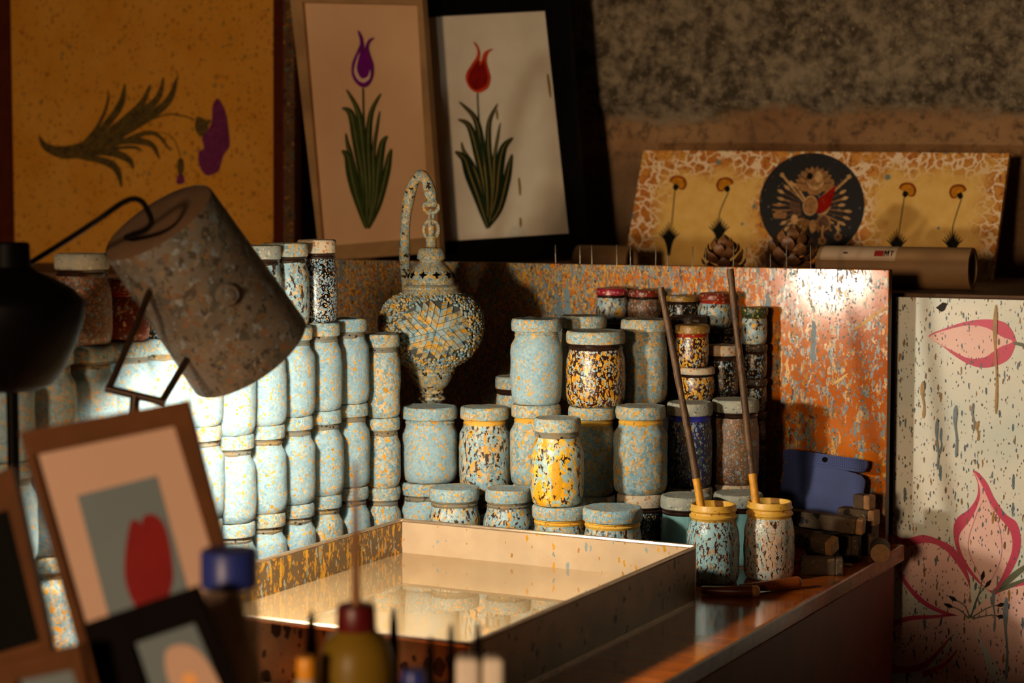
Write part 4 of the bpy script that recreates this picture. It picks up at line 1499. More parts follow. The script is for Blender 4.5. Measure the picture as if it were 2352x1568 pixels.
# shell shaped rosette
pts = []
for i in range(22):
    a = math.radians(200 - i * (400 / 21.0) * .55)
    a = math.radians(205 + i * (310 - 180) / 21.0)
for i in range(27):
    a = math.radians(160 + i * 220 / 26.0)
    r = 46 if i % 2 == 0 else 38
    pts.append((1872 + r * math.cos(a), 424 + r * .92 * math.sin(a)))
sh.poly(bm, pts + [(1890, 440), (1872, 446), (1854, 440)], 2, 5)
for i in range(7):
    a = math.radians(185 + i * 170 / 6.0)
    sh.poly(bm, leaf([(1872 + 16 * math.cos(a), 424 + 16 * math.sin(a)), (1872 + 28 * math.cos(a), 424 + 26 * math.sin(a)), (1872 + 40 * math.cos(a), 424 + 36 * math.sin(a))], [1, 1.6, 1]), 4, 5.6)
sh.poly(bm, circ(1872, 416, 22, 20), 4, 6)
sh.poly(bm, circ(1874, 414, 18, 17), 2, 6.5)
sh.poly(bm, circ(1881, 407, 9, 13), 3, 7)
sh.poly(bm, circ(1861, 405, 7, 8), 8, 7)
sh.poly(bm, smooth2([(1852, 412), (1858, 430), (1874, 437), (1890, 428), (1893, 414), (1884, 424), (1870, 428), (1858, 422)]), 3, 7.5)
sh.poly(bm, smooth2([(1856, 438), (1872, 434), (1888, 438), (1880, 448), (1862, 448)]), 2, 7)
# shield, flags
sh.poly(bm, [(1872, 490), (1880, 458), (1908, 436), (1922, 424), (1915, 452), (1908, 474), (1892, 488)], 5, 8)
sh.poly(bm, leaf([(1880, 494), (1896, 490), (1908, 476)], [1.5, 3, 1]), 3, 8.2)
sh.poly(bm, circ(1894, 462, 5, 6), 7, 8.5)
sh.poly(bm, circ(1896, 461, 4, 5), 5, 8.8)
sh.poly(bm, smooth2([(1818, 462), (1836, 470), (1842, 488), (1830, 492), (1816, 480)]), 4, 8)
sh.poly(bm, circ(1862, 473, 17, 23, 28, .12), 3, 9)
sh.poly(bm, circ(1862, 473, 14.5, 20, 28, .12), 2, 9.5)
# scroll, book and medals below
for x, y, rx, ry, mi in ((1893, 512, 17, 19, 2), (1893, 512, 12, 14, 4), (1893, 512, 6, 8, 3), (1850, 512, 14, 8, 2), (1826, 505, 8, 12, 3), (1868, 520, 8, 14, 3)):
    sh.poly(bm, circ(x, y, rx, ry), mi, 9 + rx * .01 + mi * .2)
for i in range(9):
    a = math.radians(15 + i * 18)
    sh.poly(bm, leaf([(1862 + 18 * math.cos(a), 500 + 8 * math.sin(a)), (1862 + 40 * math.cos(a), 502 + 22 * math.sin(a)), (1862 + 56 * math.cos(a), 506 + 30 * math.sin(a))], [1, 3.5, 1]), 2 if i % 2 else 3, 8.4)
for x, y in ((1926, 545), (1890, 554), (1845, 558)):
    sh.poly(bm, leaf([(x + 2, y - 36), (x, y - 22), (x, y - 8)], [2, 2.4, 2]), 3, 10)
    sh.poly(bm, [(x + (11 if i % 2 else 8) * math.cos(math.pi * i / 8), y + (11 if i % 2 else 8) * math.sin(math.pi * i / 8)) for i in range(16)], 2, 10.5)
    sh.poly(bm, circ(x, y, 5), 4, 11)
for y in (470, 482):
    sh.poly(bm, leaf([(1774, y), (1790, y + 2), (1806, y)], 2.4), 2, 5)
sh.poly(bm, [(1776, 490), (1808, 488), (1806, 502), (1778, 502)], 2, 5)
# four carnations
for fx, fy, sx_, by, flip in ((1558, 418, 1537, 575, 1), (1665, 422, 1652, 560, -1), (2085, 434, 2060, 590, 1), (2200, 438, 2188, 590, -1)):
    sh.poly(bm, leaf([(sx_ + 3, by - 40), (sx_ + 4 + 3 * flip, by - 70), (fx - 8 * flip, fy + 20)], [1.4, 1.2, 1.2]), 8, 1.5)
    for k in range(9):
        a = (k - 4) / 4.0
        tipx, tipy = sx_ + a * 24, by - 66 + abs(a) * 26
        sh.poly(bm, leaf([(sx_, by + 12), (sx_ + a * 7, by - 22), (tipx, tipy)], [2.5, 3.2, .6]), 8, 2 + k * .15)
    f = [(fx - 20 * flip, fy - 2), (fx - 14 * flip, fy - 12), (fx, fy - 15), (fx + 14 * flip, fy - 10), (fx + 20 * flip, fy + 4), (fx + 14 * flip, fy + 17), (fx + 2 * flip, fy + 16), (fx, fy + 6), (fx - 10 * flip, fy + 4)]
    sh.poly(bm, smooth2(f), 7, 2.2)
    sh.poly(bm, [(fx + (x - fx) * .74, fy + 1 + (y - fy) * .74) for x, y in smooth2(f)], 6, 2.8)
    sh.poly(bm, smooth2([(fx - 8 * flip, fy + 4), (fx + 2 * flip, fy + 10), (fx - 5 * flip, fy + 20), (fx - 12 * flip, fy + 14)]), 8, 3.2)
sobj('panel_face', bm, mats, sh, mp)

# flower board at the right
sh = Sheet(AB(0, 3.262, 0), AX, ZX)
fb_o = sh.uv(2058, 682)
sh = Sheet(sh.O + sh.U * fb_o.x, AX, ZX)
fbd = sheet_thing('lily_board', 'tall pale board of pink lilies streaked with drips at the right', 'picture', sh)
bm = bmesh.new()
tpz = fb_o.y
sh.slab(bm, [(0, tpz), (.62, tpz), (.62, 0.0), (0, 0.0)], .018, 0, 0, px=False)
P, R, LN, DK, GR = 1, 2, 3, 4, 5
sh.poly(bm, smooth2([(2133, 772), (2170, 754), (2220, 738), (2270, 733), (2310, 742), (2332, 775), (2328, 805), (2310, 830), (2270, 844), (2235, 840), (2200, 822), (2165, 795)], 6), R, 2)
sh.poly(bm, smooth2([(2135, 773), (2180, 756), (2225, 747), (2265, 752), (2300, 772), (2326, 784), (2295, 798), (2262, 820), (2225, 822), (2190, 806), (2160, 790)], 6), P, 3)
sh.poly(bm, leaf([(2328, 788), (2342, 790), (2375, 800)], [3, 4, 5]), GR, 3)
sh.poly(bm, smooth2([(2236, 1082), (2248, 1086), (2268, 1110), (2285, 1145), (2310, 1180), (2335, 1200), (2345, 1240), (2338, 1280), (2315, 1325), (2286, 1362), (2276, 1360), (2230, 1320), (2200, 1270), (2190, 1220), (2198, 1190), (2226, 1168), (2244, 1140), (2246, 1110)], 6), R, 3)
sh.poly(bm, smooth2([(2238, 1083), (2255, 1112), (2270, 1145), (2290, 1180), (2318, 1215), (2326, 1250), (2316, 1290), (2280, 1355), (2240, 1320), (2210, 1270), (2204, 1230), (2228, 1195), (2244, 1165), (2252, 1135), (2247, 1105)], 6), P, 4)
for pts in ([(2262, 1340), (2225, 1260), (2240, 1190), (2258, 1150)], [(2270, 1345), (2300, 1280), (2296, 1210), (2272, 1150)]):
    sh.poly(bm, leaf(pts, [.6, .9, .8, .4]), LN, 5)
sh.poly(bm, smooth2([(2044, 1228), (2080, 1236), (2120, 1228), (2160, 1240), (2195, 1262), (2222, 1312), (2228, 1352), (2212, 1414), (2160, 1408), (2110, 1380), (2070, 1330), (2046, 1270)], 6), R, 2)
sh.poly(bm, smooth2([(2048, 1236), (2085, 1252), (2130, 1246), (2165, 1258), (2195, 1290), (2226, 1345), (2224, 1412), (2165, 1400), (2118, 1372), (2075, 1320)], 6), P, 3)
sh.poly(bm, smooth2([(2042, 1440), (2080, 1416), (2140, 1412), (2210, 1414), (2180, 1470), (2130, 1530), (2080, 1545), (2040, 1530)], 6), R, 2)
sh.poly(bm, smooth2([(2050, 1446), (2085, 1426), (2140, 1420), (2222, 1416), (2175, 1470), (2125, 1518), (2080, 1530), (2048, 1515)], 6), P, 3)
sh.poly(bm, smooth2([(2224, 1416), (2190, 1470), (2140, 1560), (2150, 1640), (2240, 1660), (2280, 1600), (2250, 1480)], 6), P, 2.5)
sh.poly(bm, smooth2([(2232, 1416), (2262, 1480), (2310, 1560), (2370, 1620), (2420, 1560), (2380, 1470), (2300, 1430)], 6), P, 2.7)
sh.poly(bm, smooth2([(2236, 1412), (2275, 1370), (2330, 1345), (2400, 1330), (2460, 1380), (2400, 1450), (2300, 1440)], 6), P, 2.9)
sh.poly(bm, leaf([(2282, 1366), (2320, 1345), (2380, 1330)], [1, 5, 9]), R, 3.4)
sh.poly(bm, leaf([(2200, 1490), (2170, 1525), (2120, 1548)], [1, 4, 8]), R, 3.2)
for pts in ([(2228, 1418), (2216, 1390), (2190, 1374)], [(2226, 1420), (2205, 1400), (2180, 1390)], [(2230, 1416), (2250, 1360), (2258, 1322)], [(2232, 1418), (2270, 1395), (2300, 1388)], [(2234, 1420), (2275, 1412), (2300, 1415)], [(2230, 1418), (2246, 1370), (2270, 1340)]):
    sh.poly(bm, leaf(pts, [1.6, 1.4, 1]), GR, 6)
    x, y = pts[-1]
    dx, dy = x - pts[1][0], y - pts[1][1]
    l_ = math.hypot(dx, dy)
    sh.poly(bm, leaf([(x - dx / l_ * 10, y - dy / l_ * 10), (x, y), (x + dx / l_ * 12, y + dy / l_ * 12)], [1, 5, 1]), DK, 7)
for pts, w in (([(2296, 1352), (2330, 1320), (2370, 1290)], 7), ([(2290, 1358), (2320, 1345), (2375, 1322)], 5)):
    sh.poly(bm, leaf(pts, w), GR, 4)
# long runs of dripped paint and a scrap stuck near the top
sh.poly(bm, [(2150, 706), (2166, 694), (2176, 697), (2170, 712), (2162, 716)], DK, 4)
for x, y0, y1, w, mi in ((2288, 700, 950, 5, 6), (2121, 875, 960, 5, 6), (2196, 930, 1050, 5, 7), (2154, 960, 1078, 4, 7), (2236, 925, 990, 3, 7), (2246, 968, 1012, 4, 6), (2312, 1370, 1560, 6, 7), (2284, 1350, 1450, 4, 7)):
    sh.poly(bm, leaf([(x, y0), (x - 2, (y0 * 2 + y1) / 3), (x + 2, (y0 + 2 * y1) / 3), (x, y1)], [w * .2, w * .9, w * .95, w * .5, w * .42, w * .42, w * .5, w * .66, w * .2]), mi, 8)
sobj('board_face', bm, ['fb_base', 'fb_pink', 'fb_red', 'fb_rose', 'fb_dark', 'fb_green', 'drip_ochre', 'drip_slate'], sh, fbd)

# paper rolls on the ledge
def roll(label, a0, a1, b, r, lab=False):
    o = thing('paper_roll', label, 'paper roll', AB(a0, b, SZ + r), YAW)
    bm = bmesh.new()
    L = a1 - a0
    X = Matrix.Rotation(math.pi / 2, 4, 'Y')
    lathe(bm, [(r * .72, .0), (r, 0), (r, L * .33), (r, L * .66), (r, L - .003), (r * .985, L), (r * .74, L), (r * .71, L - .004), (r * .70, L * .5), (r * .70, 0), (r * .72, 0)], 48, 0, X)
    obj('tube', bm, 'tube_paper', o)
    if lab:
        bm = bmesh.new()
        def cyl(s, ang, k=1.012):
            return Vector((s, -r * k * math.cos(ang), r * k * math.sin(ang)))
        s0, s1 = lab
        def patch(sa, sb, t0, t1, mi, k, n=8):
            prev = None
            for i in range(n + 1):
                tt = t0 + (t1 - t0) * i / n
                pr_ = (bm.verts.new(cyl(sa, tt, k)), bm.verts.new(cyl(sb, tt, k)))
                if prev:
                    f = bm.faces.new((prev[0], prev[1], pr_[1], pr_[0]))
                    f.material_index = mi
                prev = pr_
        A0, A1 = math.radians(20), math.radians(86)
        patch(s0, s1, A0, A1, 0, 1.012)
        w = s1 - s0
        q0 = s1 - w * .285
        mid0, mid1 = math.radians(33), math.radians(53)
        patch(q0, q0 + w * .12, mid0, mid1, 1, 1.02)
        x = q0 + w * .128
        lw = w * .013
        # letters M and T as strokes
        patch(x, x + lw, mid0, mid1, 2, 1.02)
        patch(x + lw, x + lw * 2, (mid0 + mid1) / 2, mid1, 2, 1.02)
        patch(x + lw * 2, x + lw * 3, mid0 + .06, (mid0 + mid1) / 2 + .06, 2, 1.02)
        patch(x + lw * 3, x + lw * 4, (mid0 + mid1) / 2, mid1, 2, 1.02)
        patch(x + lw * 4, x + lw * 5, mid0, mid1, 2, 1.02)
        patch(x + lw * 6, x + lw * 9.5, mid1 - .07, mid1, 2, 1.021)
        patch(x + lw * 7.2, x + lw * 8.4, mid0, mid1 - .07, 2, 1.02)
        patch(s0 + w * .3, s0 + w * .36, math.radians(40), math.radians(46), 3, 1.02)
        obj('label', bm, ['tube_label', 'label_red', 'label_black', 'lid_dark'], o, label='pale printed label')
    return o


RBb = 3.46
uu = Sheet(AB(0, RBb, 0), AX, ZX)
ea = uu.uv(2235, 630).x
RL = ea - uu.uv(1888, 600).x
roll('thick brown paper tube with a printed label lying on the ledge at the right', ea - RL, ea, RBb, .0385, (RL - (ea - uu.uv(1897, 600).x), RL - (ea - uu.uv(2068, 600).x)))
ub = Sheet(AB(0, 3.62, 0), AX, ZX)
roll('plain brown paper roll behind the pins, right of the black frame', ub.uv(1330, 560).x, ub.uv(1452, 560).x, 3.62, .034)


# pine cones
def pinecone(label, px, py, b, r, seed):
    s_ = Sheet(AB(0, b, 0), AX, ZX)
    q = s_.uv(px, py)
    o = thing('pinecone', label, 'pinecone', AB(q.x, b, SZ))
    rr_ = random.Random(seed)
    tilt = Matrix.Rotation(rr_.uniform(-.15, .15), 4, 'X') @ Matrix.Rotation(rr_.uniform(-.15, .15), 4, 'Y')
    bm = bmesh.new()
    Hc = r * 2.1
    lathe(bm, [(0, 0.002), (r * .26, r * .1), (r * .3, r * .8), (r * .2, r * 1.5), (0, r * 1.8)], 14, 0, tilt)
    n = 40
    for i in range(n):
        t_ = i / n
        z = r * .15 + t_ * Hc * .85
        rad = r * (.95 * math.sin(math.pi * (.18 + .72 * t_)) ** .8)
        a = i * 2.39996
        el = -.12 + .95 * t_ ** 1.2
        w = r * (.33 * (1 - .4 * t_))
        d = Vector((math.cos(a) * math.cos(el), math.sin(a) * math.cos(el), math.sin(el)))
        sd = Vector((-math.sin(a), math.cos(a), 0))
        up_ = d.cross(sd) * -1
        if up_.z < 0:
            up_ = -up_
        ln_ = max(rad - r * .2, r * .25)
        c = Vector((math.cos(a) * r * .2, math.sin(a) * r * .2, z - math.sin(el) * ln_ * .6))
        sec = []
        for (f, ww, th_, lift) in ((0, .3, .05, 0), (.55, .7, .05, .0), (.85, 1.0, .06, .07), (1.02, .8, .09, .18), (1.08, .35, .06, .27)):
            base = c + d * ln_ * f + up_ * (lift * r)
            sec.append([bm.verts.new(tilt @ (base + sd * (w * ww) + up_ * (-th_ * .2 * r))), bm.verts.new(tilt @ (base + up_ * (th_ * r))), bm.verts.new(tilt @ (base - sd * (w * ww) + up_ * (-th_ * .2 * r))), bm.verts.new(tilt @ (base - up_ * (th_ * .9 * r)))])
        for A_, B_ in zip(sec, sec[1:]):
            for k in range(4):
                bm.faces.new((A_[k], A_[(k + 1) % 4], B_[(k + 1) % 4], B_[k]))
        bm.faces.new(sec[-1])
        bm.faces.new(sec[0][::-1])
    mn = min(v.co.z for v in bm.verts)
    bmesh.ops.translate(bm, vec=(0, 0, -mn), verts=bm.verts)
    obj('scales', bm, 'cone', o)
    return o


pinecone('smaller brown pinecone behind the pins, left of the crest', 1670, 570, 3.46, .045, 4)
pinecone('larger brown pinecone in front of the black oval crest', 1822, 560, 3.44, .054, 9)

# ------------------------------------------------------------------ desk lamp
T0 = W(362, 508, 2.335)
M0 = W(572, 814, 2.42)
axis = (M0 - T0)
LS = axis.length
axis.normalize()
Q = Vector((0, 0, 1)).rotation_difference(axis).to_matrix().to_4x4()
foot = Vector((-.47, 2.235, TZ))
lm = thing('desk_lamp', 'paint stained bucket shade desk lamp aimed at the stacked jars', 'lamp', foot)
X = Matrix.Translation(T0 - foot) @ Q
RT, RM = 143 / FPX * 2.335, 151 / FPX * 2.42
bm = bmesh.new()
lathe(bm, [(RT * .985, .001), (RT, .004), (RT + (RM - RT) * .33, LS * .33), (RT + (RM - RT) * .66, LS * .66), (RM, LS), (RM - .0015, LS + .0006), (RM - .003, LS), (RT + (RM - RT) * .5 - .003, LS * .5), (RT - .003, .006)], 64, 0, X)
for f in bm.faces:
    c_ = f.calc_center_median()
    rel = X.inverted() @ c_
    if math.hypot(rel.x, rel.y) < (RT + (RM - RT) * rel.z / LS) - .0018 and rel.z > .004:
        f.material_index = 1
obj('shade', bm, ['shade_out', 'shade_in'], lm)
bm = bmesh.new()
lathe(bm, [(0, -.002), (RT * .5, -.0015), (RT * .94, 0), (RT * .99, .003), (RT * .97, .006), (0, .006)], 64, 0, X)
for f in bm.faces:
    if (X.inverted() @ f.calc_center_median()).z > .0045:
        f.material_index = 1
obj('shade_top', bm, ['shade_top', 'shade_in'], lm)
ld = W(290, 880, 2.62) - M0
ld = (ld - axis * ld.dot(axis)).normalized()
XB = Matrix.Translation(ld * .030) @ X
bm = bmesh.new()
lathe(bm, [(0, .0062), (.019, .0062), (.019, LS - .065), (.016, LS - .058), (0, LS - .058)], 28, 0, XB)
obj('socket', bm, 'black', lm)
bm = bmesh.new()
rb_ = .028
prof = [(.013, LS - .058), (.014, LS - .046)]
for i in range(11):
    a = math.radians(-62 + i * 15.2)
    prof.append((max(rb_ * math.cos(a), 0), LS - .020 + rb_ * math.sin(a)))
prof[-1] = (0, LS - .020 + rb_)
lathe(bm, prof, 28, 0, XB)
obj('bulb', bm, 'bulb', lm, label='lit bulb')
# knob on the side of the shade facing us
mid = T0.lerp(M0, .46)
side = (CAM - mid)
side = (side - axis * side.dot(axis)).normalized()
side = (side + Vector((.25, 0, .1))).normalized()
side = (side - axis * side.dot(axis)).normalized()
kp = mid + side * ((RT + RM) / 2) - foot
QK = Vector((0, 0, 1)).rotation_difference(side).to_matrix().to_4x4()
bm = bmesh.new()
lathe(bm, [(.014, -.004), (.0145, .004), (.012, .008), (.007, .0085), (.006, .011), (0, .0115)], 24, 0, Matrix.Translation(kp) @ QK)
obj('pivot_knob', bm, 'shade_out', lm)
# arms
j1, j2 = W(250, 893, 2.24) - foot, W(372, 922, 2.24) - foot
bm = bmesh.new()
tube(bm, [W(345, 665, 2.30) - foot, W(318, 735, 2.27) - foot, j1], .0042, 10)
obj('arm', bm, 'arm_metal', lm)
bm = bmesh.new()
tube(bm, [W(465, 770, 2.40) - foot, W(422, 838, 2.33) - foot, j2], .0045, 10)
obj('arm', bm, 'arm_metal', lm)
bm = bmesh.new()
tube(bm, [j1 + (j1 - j2) * .06, j1, (j1 + j2) / 2, j2, j2 + (j2 - j1) * .06], .0048, 10)
obj('cross_bar', bm, 'arm_metal', lm)
bm = bmesh.new()
tube(bm, [(j1 + j2) / 2, Vector((0, 0, .11)), Vector((0, 0, .012))], .006, 12)
obj('arm', bm, 'arm_metal', lm)
bm = bmesh.new()
lathe(bm, [(0, 0), (.072, 0), (.075, .004), (.07, .014), (.02, .02), (.012, .03), (0, .03)], 40)
obj('base', bm, 'black', lm)
# power cord looping into the top of the shade
bm = bmesh.new()
tp_ = T0 - axis * .0
cp = [Vector((-.70, 2.29, TZ + .001)), Vector((-.70, 2.29, .85)), Vector((-.70, 2.29, .98)), Vector((-.69, 2.29, 1.15)), W(14, 640, 2.29), W(66, 606, 2.28), W(140, 560, 2.24), W(220, 508, 2.21), W(288, 462, 2.22), (W(322, 460, 2.225)), W(340, 485, 2.23), W(348, 510, 2.24), W(335, 528, 2.25), W(308, 538, 2.26), W(290, 545, 2.285), W(300, 548, 2.31)]
tube(bm, catmull([p - foot for p in cp], 6), .0034, 10)
obj('cord', bm, 'cable', lm)

# black spot lamp at the far left
SPY = 2.2
sp_o = Vector(W(28, 900, SPY))
sp_o.z = TZ
sl = thing('spot_lamp', 'black bell shaped spot lamp on a thin pole at the left edge', 'lamp', sp_o)


def sz(py):
    return W(28, py, SPY).z - TZ


kx = SPY / FPX
bm = bmesh.new()
lathe(bm, [(0, sz(556)), (40 * kx, sz(556)), (46 * kx, sz(560)), (47 * kx, sz(612)), (60 * kx, sz(622)), (100 * kx, sz(640)), (140 * kx, sz(662)), (166 * kx, sz(690)), (168 * kx, sz(700)), (166 * kx, sz(735)), (150 * kx, sz(785)), (125 * kx, sz(840)), (98 * kx, sz(880)), (60 * kx, sz(896)), (0, sz(900))], 48)
obj('shade', bm, 'black', sl)
bm = bmesh.new()
tube(bm, [Vector((0, 0, sz(897))), Vector((0, 0, .1)), Vector((0, 0, .01))], .007, 14)
obj('pole', bm, 'black', sl)
bm = bmesh.new()
lathe(bm, [(0, 0), (.06, 0), (.062, .004), (.055, .012), (0, .014)], 32)
obj('base', bm, 'black', sl)

# ------------------------------------------------------------------ foreground
CZ = .872
bm = bmesh.new()
box(bm, -.17, 1.56, CZ / 2, .92, .26, CZ, None, .004)
tag(obj('display_counter', bm, 'table_side', smooth=False), 'near wooden counter under the framed pictures and bottles', 'counter')


def fplane(px, py, Y, yaw, leandeg):
    ya = math.radians(yaw)
    U = Vector((math.cos(ya), math.sin(ya), 0))
    Bk = Vector((-math.sin(ya), math.cos(ya), 0))
    l_ = math.radians(leandeg)
    V = ZX * math.cos(l_) + Bk * math.sin(l_)
    return Sheet(W(px, py, Y), U, V)


def framed(label, sh, outer, inner, fm, draw, mats, depth=.018):
    o = sheet_thing('framed_picture', label, 'picture', sh)
    outer = list(outer)
    for k in (2, 3):              # lower corners stand on the counter
        x, y = outer[k]
        u = sh.uv(x, y)
        vz = (CZ + .001 - sh.O.z - u.x * sh.U.z) / sh.V.z
        P_ = sh.O + sh.U * u.x + sh.V * vz - CAM
        outer[k] = (IW / 2 + FPX * P_.x / P_.dot(FWD), IH / 2 - FPX * P_.dot(UPV) / P_.dot(FWD))
    for i in range(4):
        bm = bmesh.new()
        q = [outer[i], outer[(i + 1) % 4], inner[(i + 1) % 4], inner[i]]
        sh.slab(bm, q, depth, 0, .006)
        sobj('frame_bar', bm, [fm], sh, o)
    bm = bmesh.new()
    cx = sum(p[0] for p in inner) / 4
    cy = sum(p[1] for p in inner) / 4
    big = [(cx + (x - cx) * 1.03, cy + (y - cy) * 1.03) for x, y in inner]
    sh.slab(bm, big, .004, 0, 0)
    draw(bm, sh)
    sobj('picture_sheet', bm, mats, sh, o)
    return o


def d1(bm, sh):
    sh.poly(bm, [(178, 1138), (360, 1092), (425, 1330), (470, 1490), (280, 1530)], 1, 2)
    sh.poly(bm, smooth2([(300, 1200), (318, 1196), (325, 1204), (330, 1186), (350, 1180), (372, 1196), (386, 1230), (396, 1290), (396, 1340), (375, 1390), (330, 1410), (305, 1380), (288, 1330), (288, 1270)]), 2, 4)


sh = fplane(290, 1200, 1.64, 0, 8)
framed('brown framed picture of a red tulip on grey with a peach mount', sh, [(48, 992), (432, 918), (640, 1668), (250, 1700)], [(82, 1044), (402, 978), (590, 1600), (252, 1640)], 'frame_brown', d1, ['mat_pink', 'pic_grey', 'pic_red'])


def d2(bm, sh):
    sh.poly(bm, smooth2([(380, 1500), (410, 1480), (450, 1490), (490, 1540), (520, 1620), (440, 1650), (390, 1570)]), 1, 2)
    sh.poly(bm, circ(436, 1560, 18, 16), 2, 3)


sh = fplane(420, 1500, 1.50, 0, 8)
framed('very dark framed picture of a pale flower leaning lowest in front', sh, [(192, 1432), (452, 1345), (650, 1790), (300, 1800)], [(305, 1476), (448, 1428), (580, 1740), (400, 1760)], 'frame_dark', d2, ['pic_grey', 'mat_pink', 'orange_cap'])


def d3(bm, sh):
    sh.poly(bm, [(-40, 1190), (10, 1180), (85, 1465), (-10, 1500)], 1, 2)


sh = fplane(20, 1300, 1.72, 0, 8)
framed('dark brown framed black picture cut off at the left edge', sh, [(-90, 1130), (30, 1070), (160, 1560), (-60, 1620)], [(-70, 1200), (22, 1170), (96, 1470), (-40, 1510)], 'frame_brown', d3, ['pic_black', 'pic_black'])


def d4(bm, sh):
    sh.poly(bm, smooth2([(120, 1590), (160, 1570), (190, 1620)]), 1, 2)


sh = fplane(120, 1560, 1.46, 0, 8)
framed('small dark framed picture with a pale blue sheet at the bottom left corner', sh, [(0, 1520), (186, 1478), (270, 1760), (60, 1790)], [(40, 1562), (168, 1536), (236, 1730), (90, 1750)], 'frame_brown', d4, ['pic_grey', 'pic_grey'])

# bottle with the blue cap
def bottle(name, label, px, Y, prof, mats, capname):
    pass


bY = 1.58
bo = Vector(W(528, 1400, bY))
bo.z = CZ
bt = thing('water_bottle', 'clear bottle with a blue screw cap beside the red tulip picture', 'bottle', bo)


def yz(py, Y):
    return W(1176, py, Y).z - CZ


kb = bY / FPX
bm = bmesh.new()
lathe(bm, [(0, .001), (.022, 0), (.0255, .004), (.0255, yz(1440, bY)), (.0250, yz(1400, bY)), (.0235, yz(1372, bY)), (.0215, yz(1350, bY)), (.0215, yz(1335, bY)), (.020, yz(1335, bY)), (.0205, yz(1372, bY)), (.0240, yz(1440, bY)), (.0240, .006), (0, .004)], 40)
obj('body', bm, 'bottle_clear', bt)
bm = bmesh.new()
lathe(bm, [(.0228, yz(1346, bY)), (.0238, yz(1344, bY)), (.0238, yz(1268, bY)), (.022, yz(1261, bY)), (0, yz(1260, bY)), ], 40)
obj('cap', bm, 'blue_cap', bt, label='blue screw cap')

sY = 1.60
so_ = Vector(W(818, 1400, sY))
so_.z = CZ
sq = thing('squeeze_bottle', 'yellow squeeze bottle with a dark red cap and long thin nozzle', 'bottle', so_)
ks = sY / FPX
bm = bmesh.new()
lathe(bm, [(0, 0), (.030, 0), (88 * ks, .004), (89 * ks, yz(1560, sY)), (88 * ks, yz(1520, sY)), (82 * ks, yz(1490, sY)), (68 * ks, yz(1462, sY)), (48 * ks, yz(1448, sY)), (44 * ks, yz(1440, sY)), (0, yz(1440, sY))], 40)
obj('body', bm, 'bottle_yellow', sq)
bm = bmesh.new()
lathe(bm, [(46 * ks, yz(1446, sY)), (47 * ks, yz(1444, sY)), (45 * ks, yz(1394, sY)), (42 * ks, yz(1388, sY)), (14 * ks, yz(1386, sY)), (0, yz(1386, sY))], 36)
obj('cap', bm, 'red_cap', sq, label='dark red cap')
bm = bmesh.new()
lathe(bm, [(0, yz(1388, sY)), (13 * ks, yz(1387, sY)), (10 * ks, yz(1340, sY)), (7 * ks, yz(1150, sY)), (5 * ks, yz(1062, sY)), (0, yz(1060, sY))], 16)
obj('nozzle', bm, 'nozzle', sq)

# tool rack with dark pegs
ro = W(900, 1560, 1.63)
rk = thing('tool_rack', 'dark low rack holding upright tools in the near foreground', 'rack', (ro.x, ro.y, CZ))
bm = bmesh.new()
rw = 205 / FPX * 1.63
rt = W(900, 1572, 1.63).z - CZ
box(bm, .0, 0, rt / 2, rw * 2.1, .03, rt, None, .003)
obj('block', bm, 'frame_dark', rk, smooth=False)
for (px, yt, w, lab) in ((716, 1402, 12, 'dark flat peg with a notched top left of the squeeze bottle'), (905, 1396, 11, 'dark pointed peg just right of the squeeze bottle'), (989, 1462, 9, 'shortest dark peg in the foreground rack'), (1036, 1432, 8, 'dark slender peg left of the white foam piece'), (1098, 1428, 9, 'dark pointed peg in the notch of the white foam piece')):
    p0 = W(px, 1540, 1.63)
    p0.z = CZ + rt
    p1 = W(px, yt, 1.63)
    hgt = p1.z - p0.z
    o = thing('tool_peg', lab, 'tool', p0)
    k_ = 1.63 / FPX
    bm = bmesh.new()
    prof = [(0, 0), (w * k_, 0), (w * k_ * 1.15, hgt * .5), (w * k_ * .8, hgt * .85), (w * k_ * .4, hgt), (0, hgt)]
    lathe(bm, prof, 14, 0, Matrix.Diagonal((1, .6, 1, 1)))
    obj('shaft', bm, 'frame_dark', o)
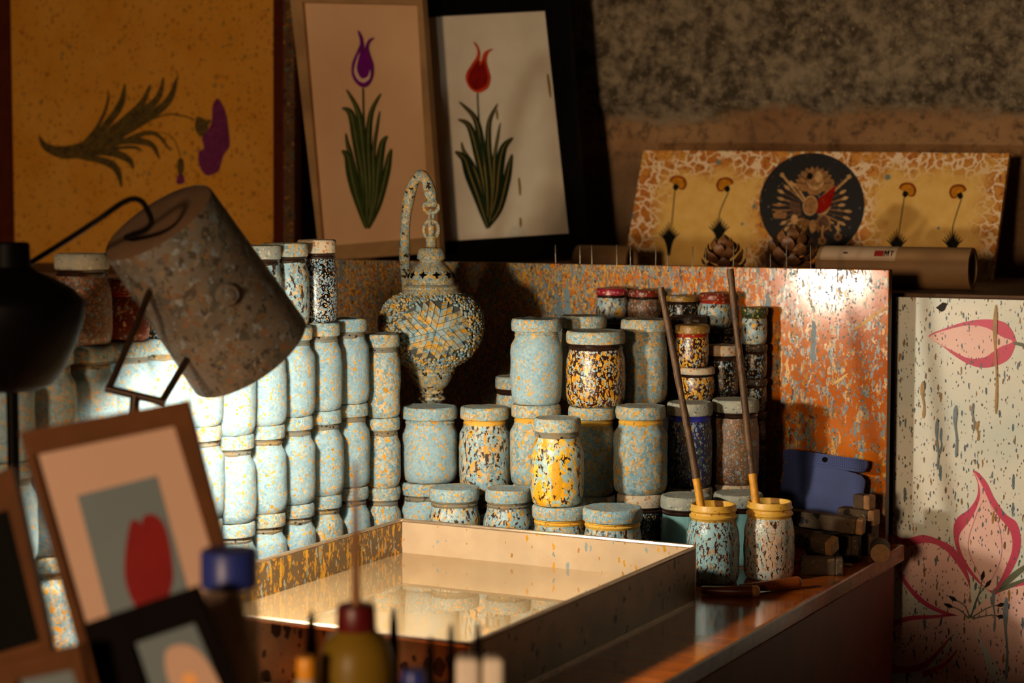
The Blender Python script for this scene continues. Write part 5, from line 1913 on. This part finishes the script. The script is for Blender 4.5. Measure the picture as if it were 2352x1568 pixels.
# tubes and foam in front of the rack
def capped(label, px, ytop, Y, r, mc, name='paint_tube'):
    p = W(px, ytop, Y)
    o = thing(name, label, 'paint tube', (p.x, p.y, CZ))
    hgt = p.z - CZ
    bm = bmesh.new()
    lathe(bm, [(0, 0), (r * 1.1, 0), (r * 1.15, .004), (r * 1.1, hgt - .022), (r * .8, hgt - .017), (0, hgt - .017)], 28)
    obj('body', bm, 'lid_pale' if mc != 'blue_cap' else 'red_cap', o)
    bm = bmesh.new()
    lathe(bm, [(r * .95, hgt - .018), (r, hgt - .016), (r * .96, hgt - .002), (r * .85, hgt), (0, hgt)], 28)
    obj('cap', bm, mc, o)


capped('paint tube with orange cap left of the squeeze bottle', 703, 1508, 1.555, .0082, 'orange_cap')
capped('paint tube with bright blue cap right of the squeeze bottle', 950, 1538, 1.555, .0105, 'blue_cap')
p = W(1102, 1506, 1.555)
fo = thing('foam_piece', 'white foam piece with a notch at the bottom centre', 'foam', (p.x, p.y, CZ))
hf = p.z - CZ
kf = 1.555 / FPX
bm = bmesh.new()
box(bm, -28 * kf, 0, hf / 2, 56 * kf, .024, hf, None, .006, seg=4)
box(bm, 32 * kf, 0, hf / 2, 50 * kf, .024, hf, None, .006, seg=4)
box(bm, 0, 0, (hf - .03) / 2, 60 * kf, .022, hf - .03)
tag(obj('block', bm, 'white_foam', fo), 'x', 'y')
del fo.children[0]['label'], fo.children[0]['category']

# ------------------------------------------------------------------ light
w = bpy.data.worlds.new('world')
SC.world = w
w.use_nodes = True
bg = w.node_tree.nodes['Background']
bg.inputs[0].default_value = (1, .62, .34, 1)
bg.inputs[1].default_value = .012


def area(name, loc, target, size, power, col):
    d = bpy.data.lights.new(name, 'AREA')
    d.shape = 'DISK'
    d.size = size
    d.energy = power
    d.color = col
    o = bpy.data.objects.new(name, d)
    link(o)
    o.location = loc
    o.rotation_euler = (Vector(target) - Vector(loc)).to_track_quat('-Z', 'Y').to_euler()
    return o


area('room_lamp', (-1.9, -2.2, 1.58), (-.1, 4.0, 1.4), .5, 128, (1, .67, .40))
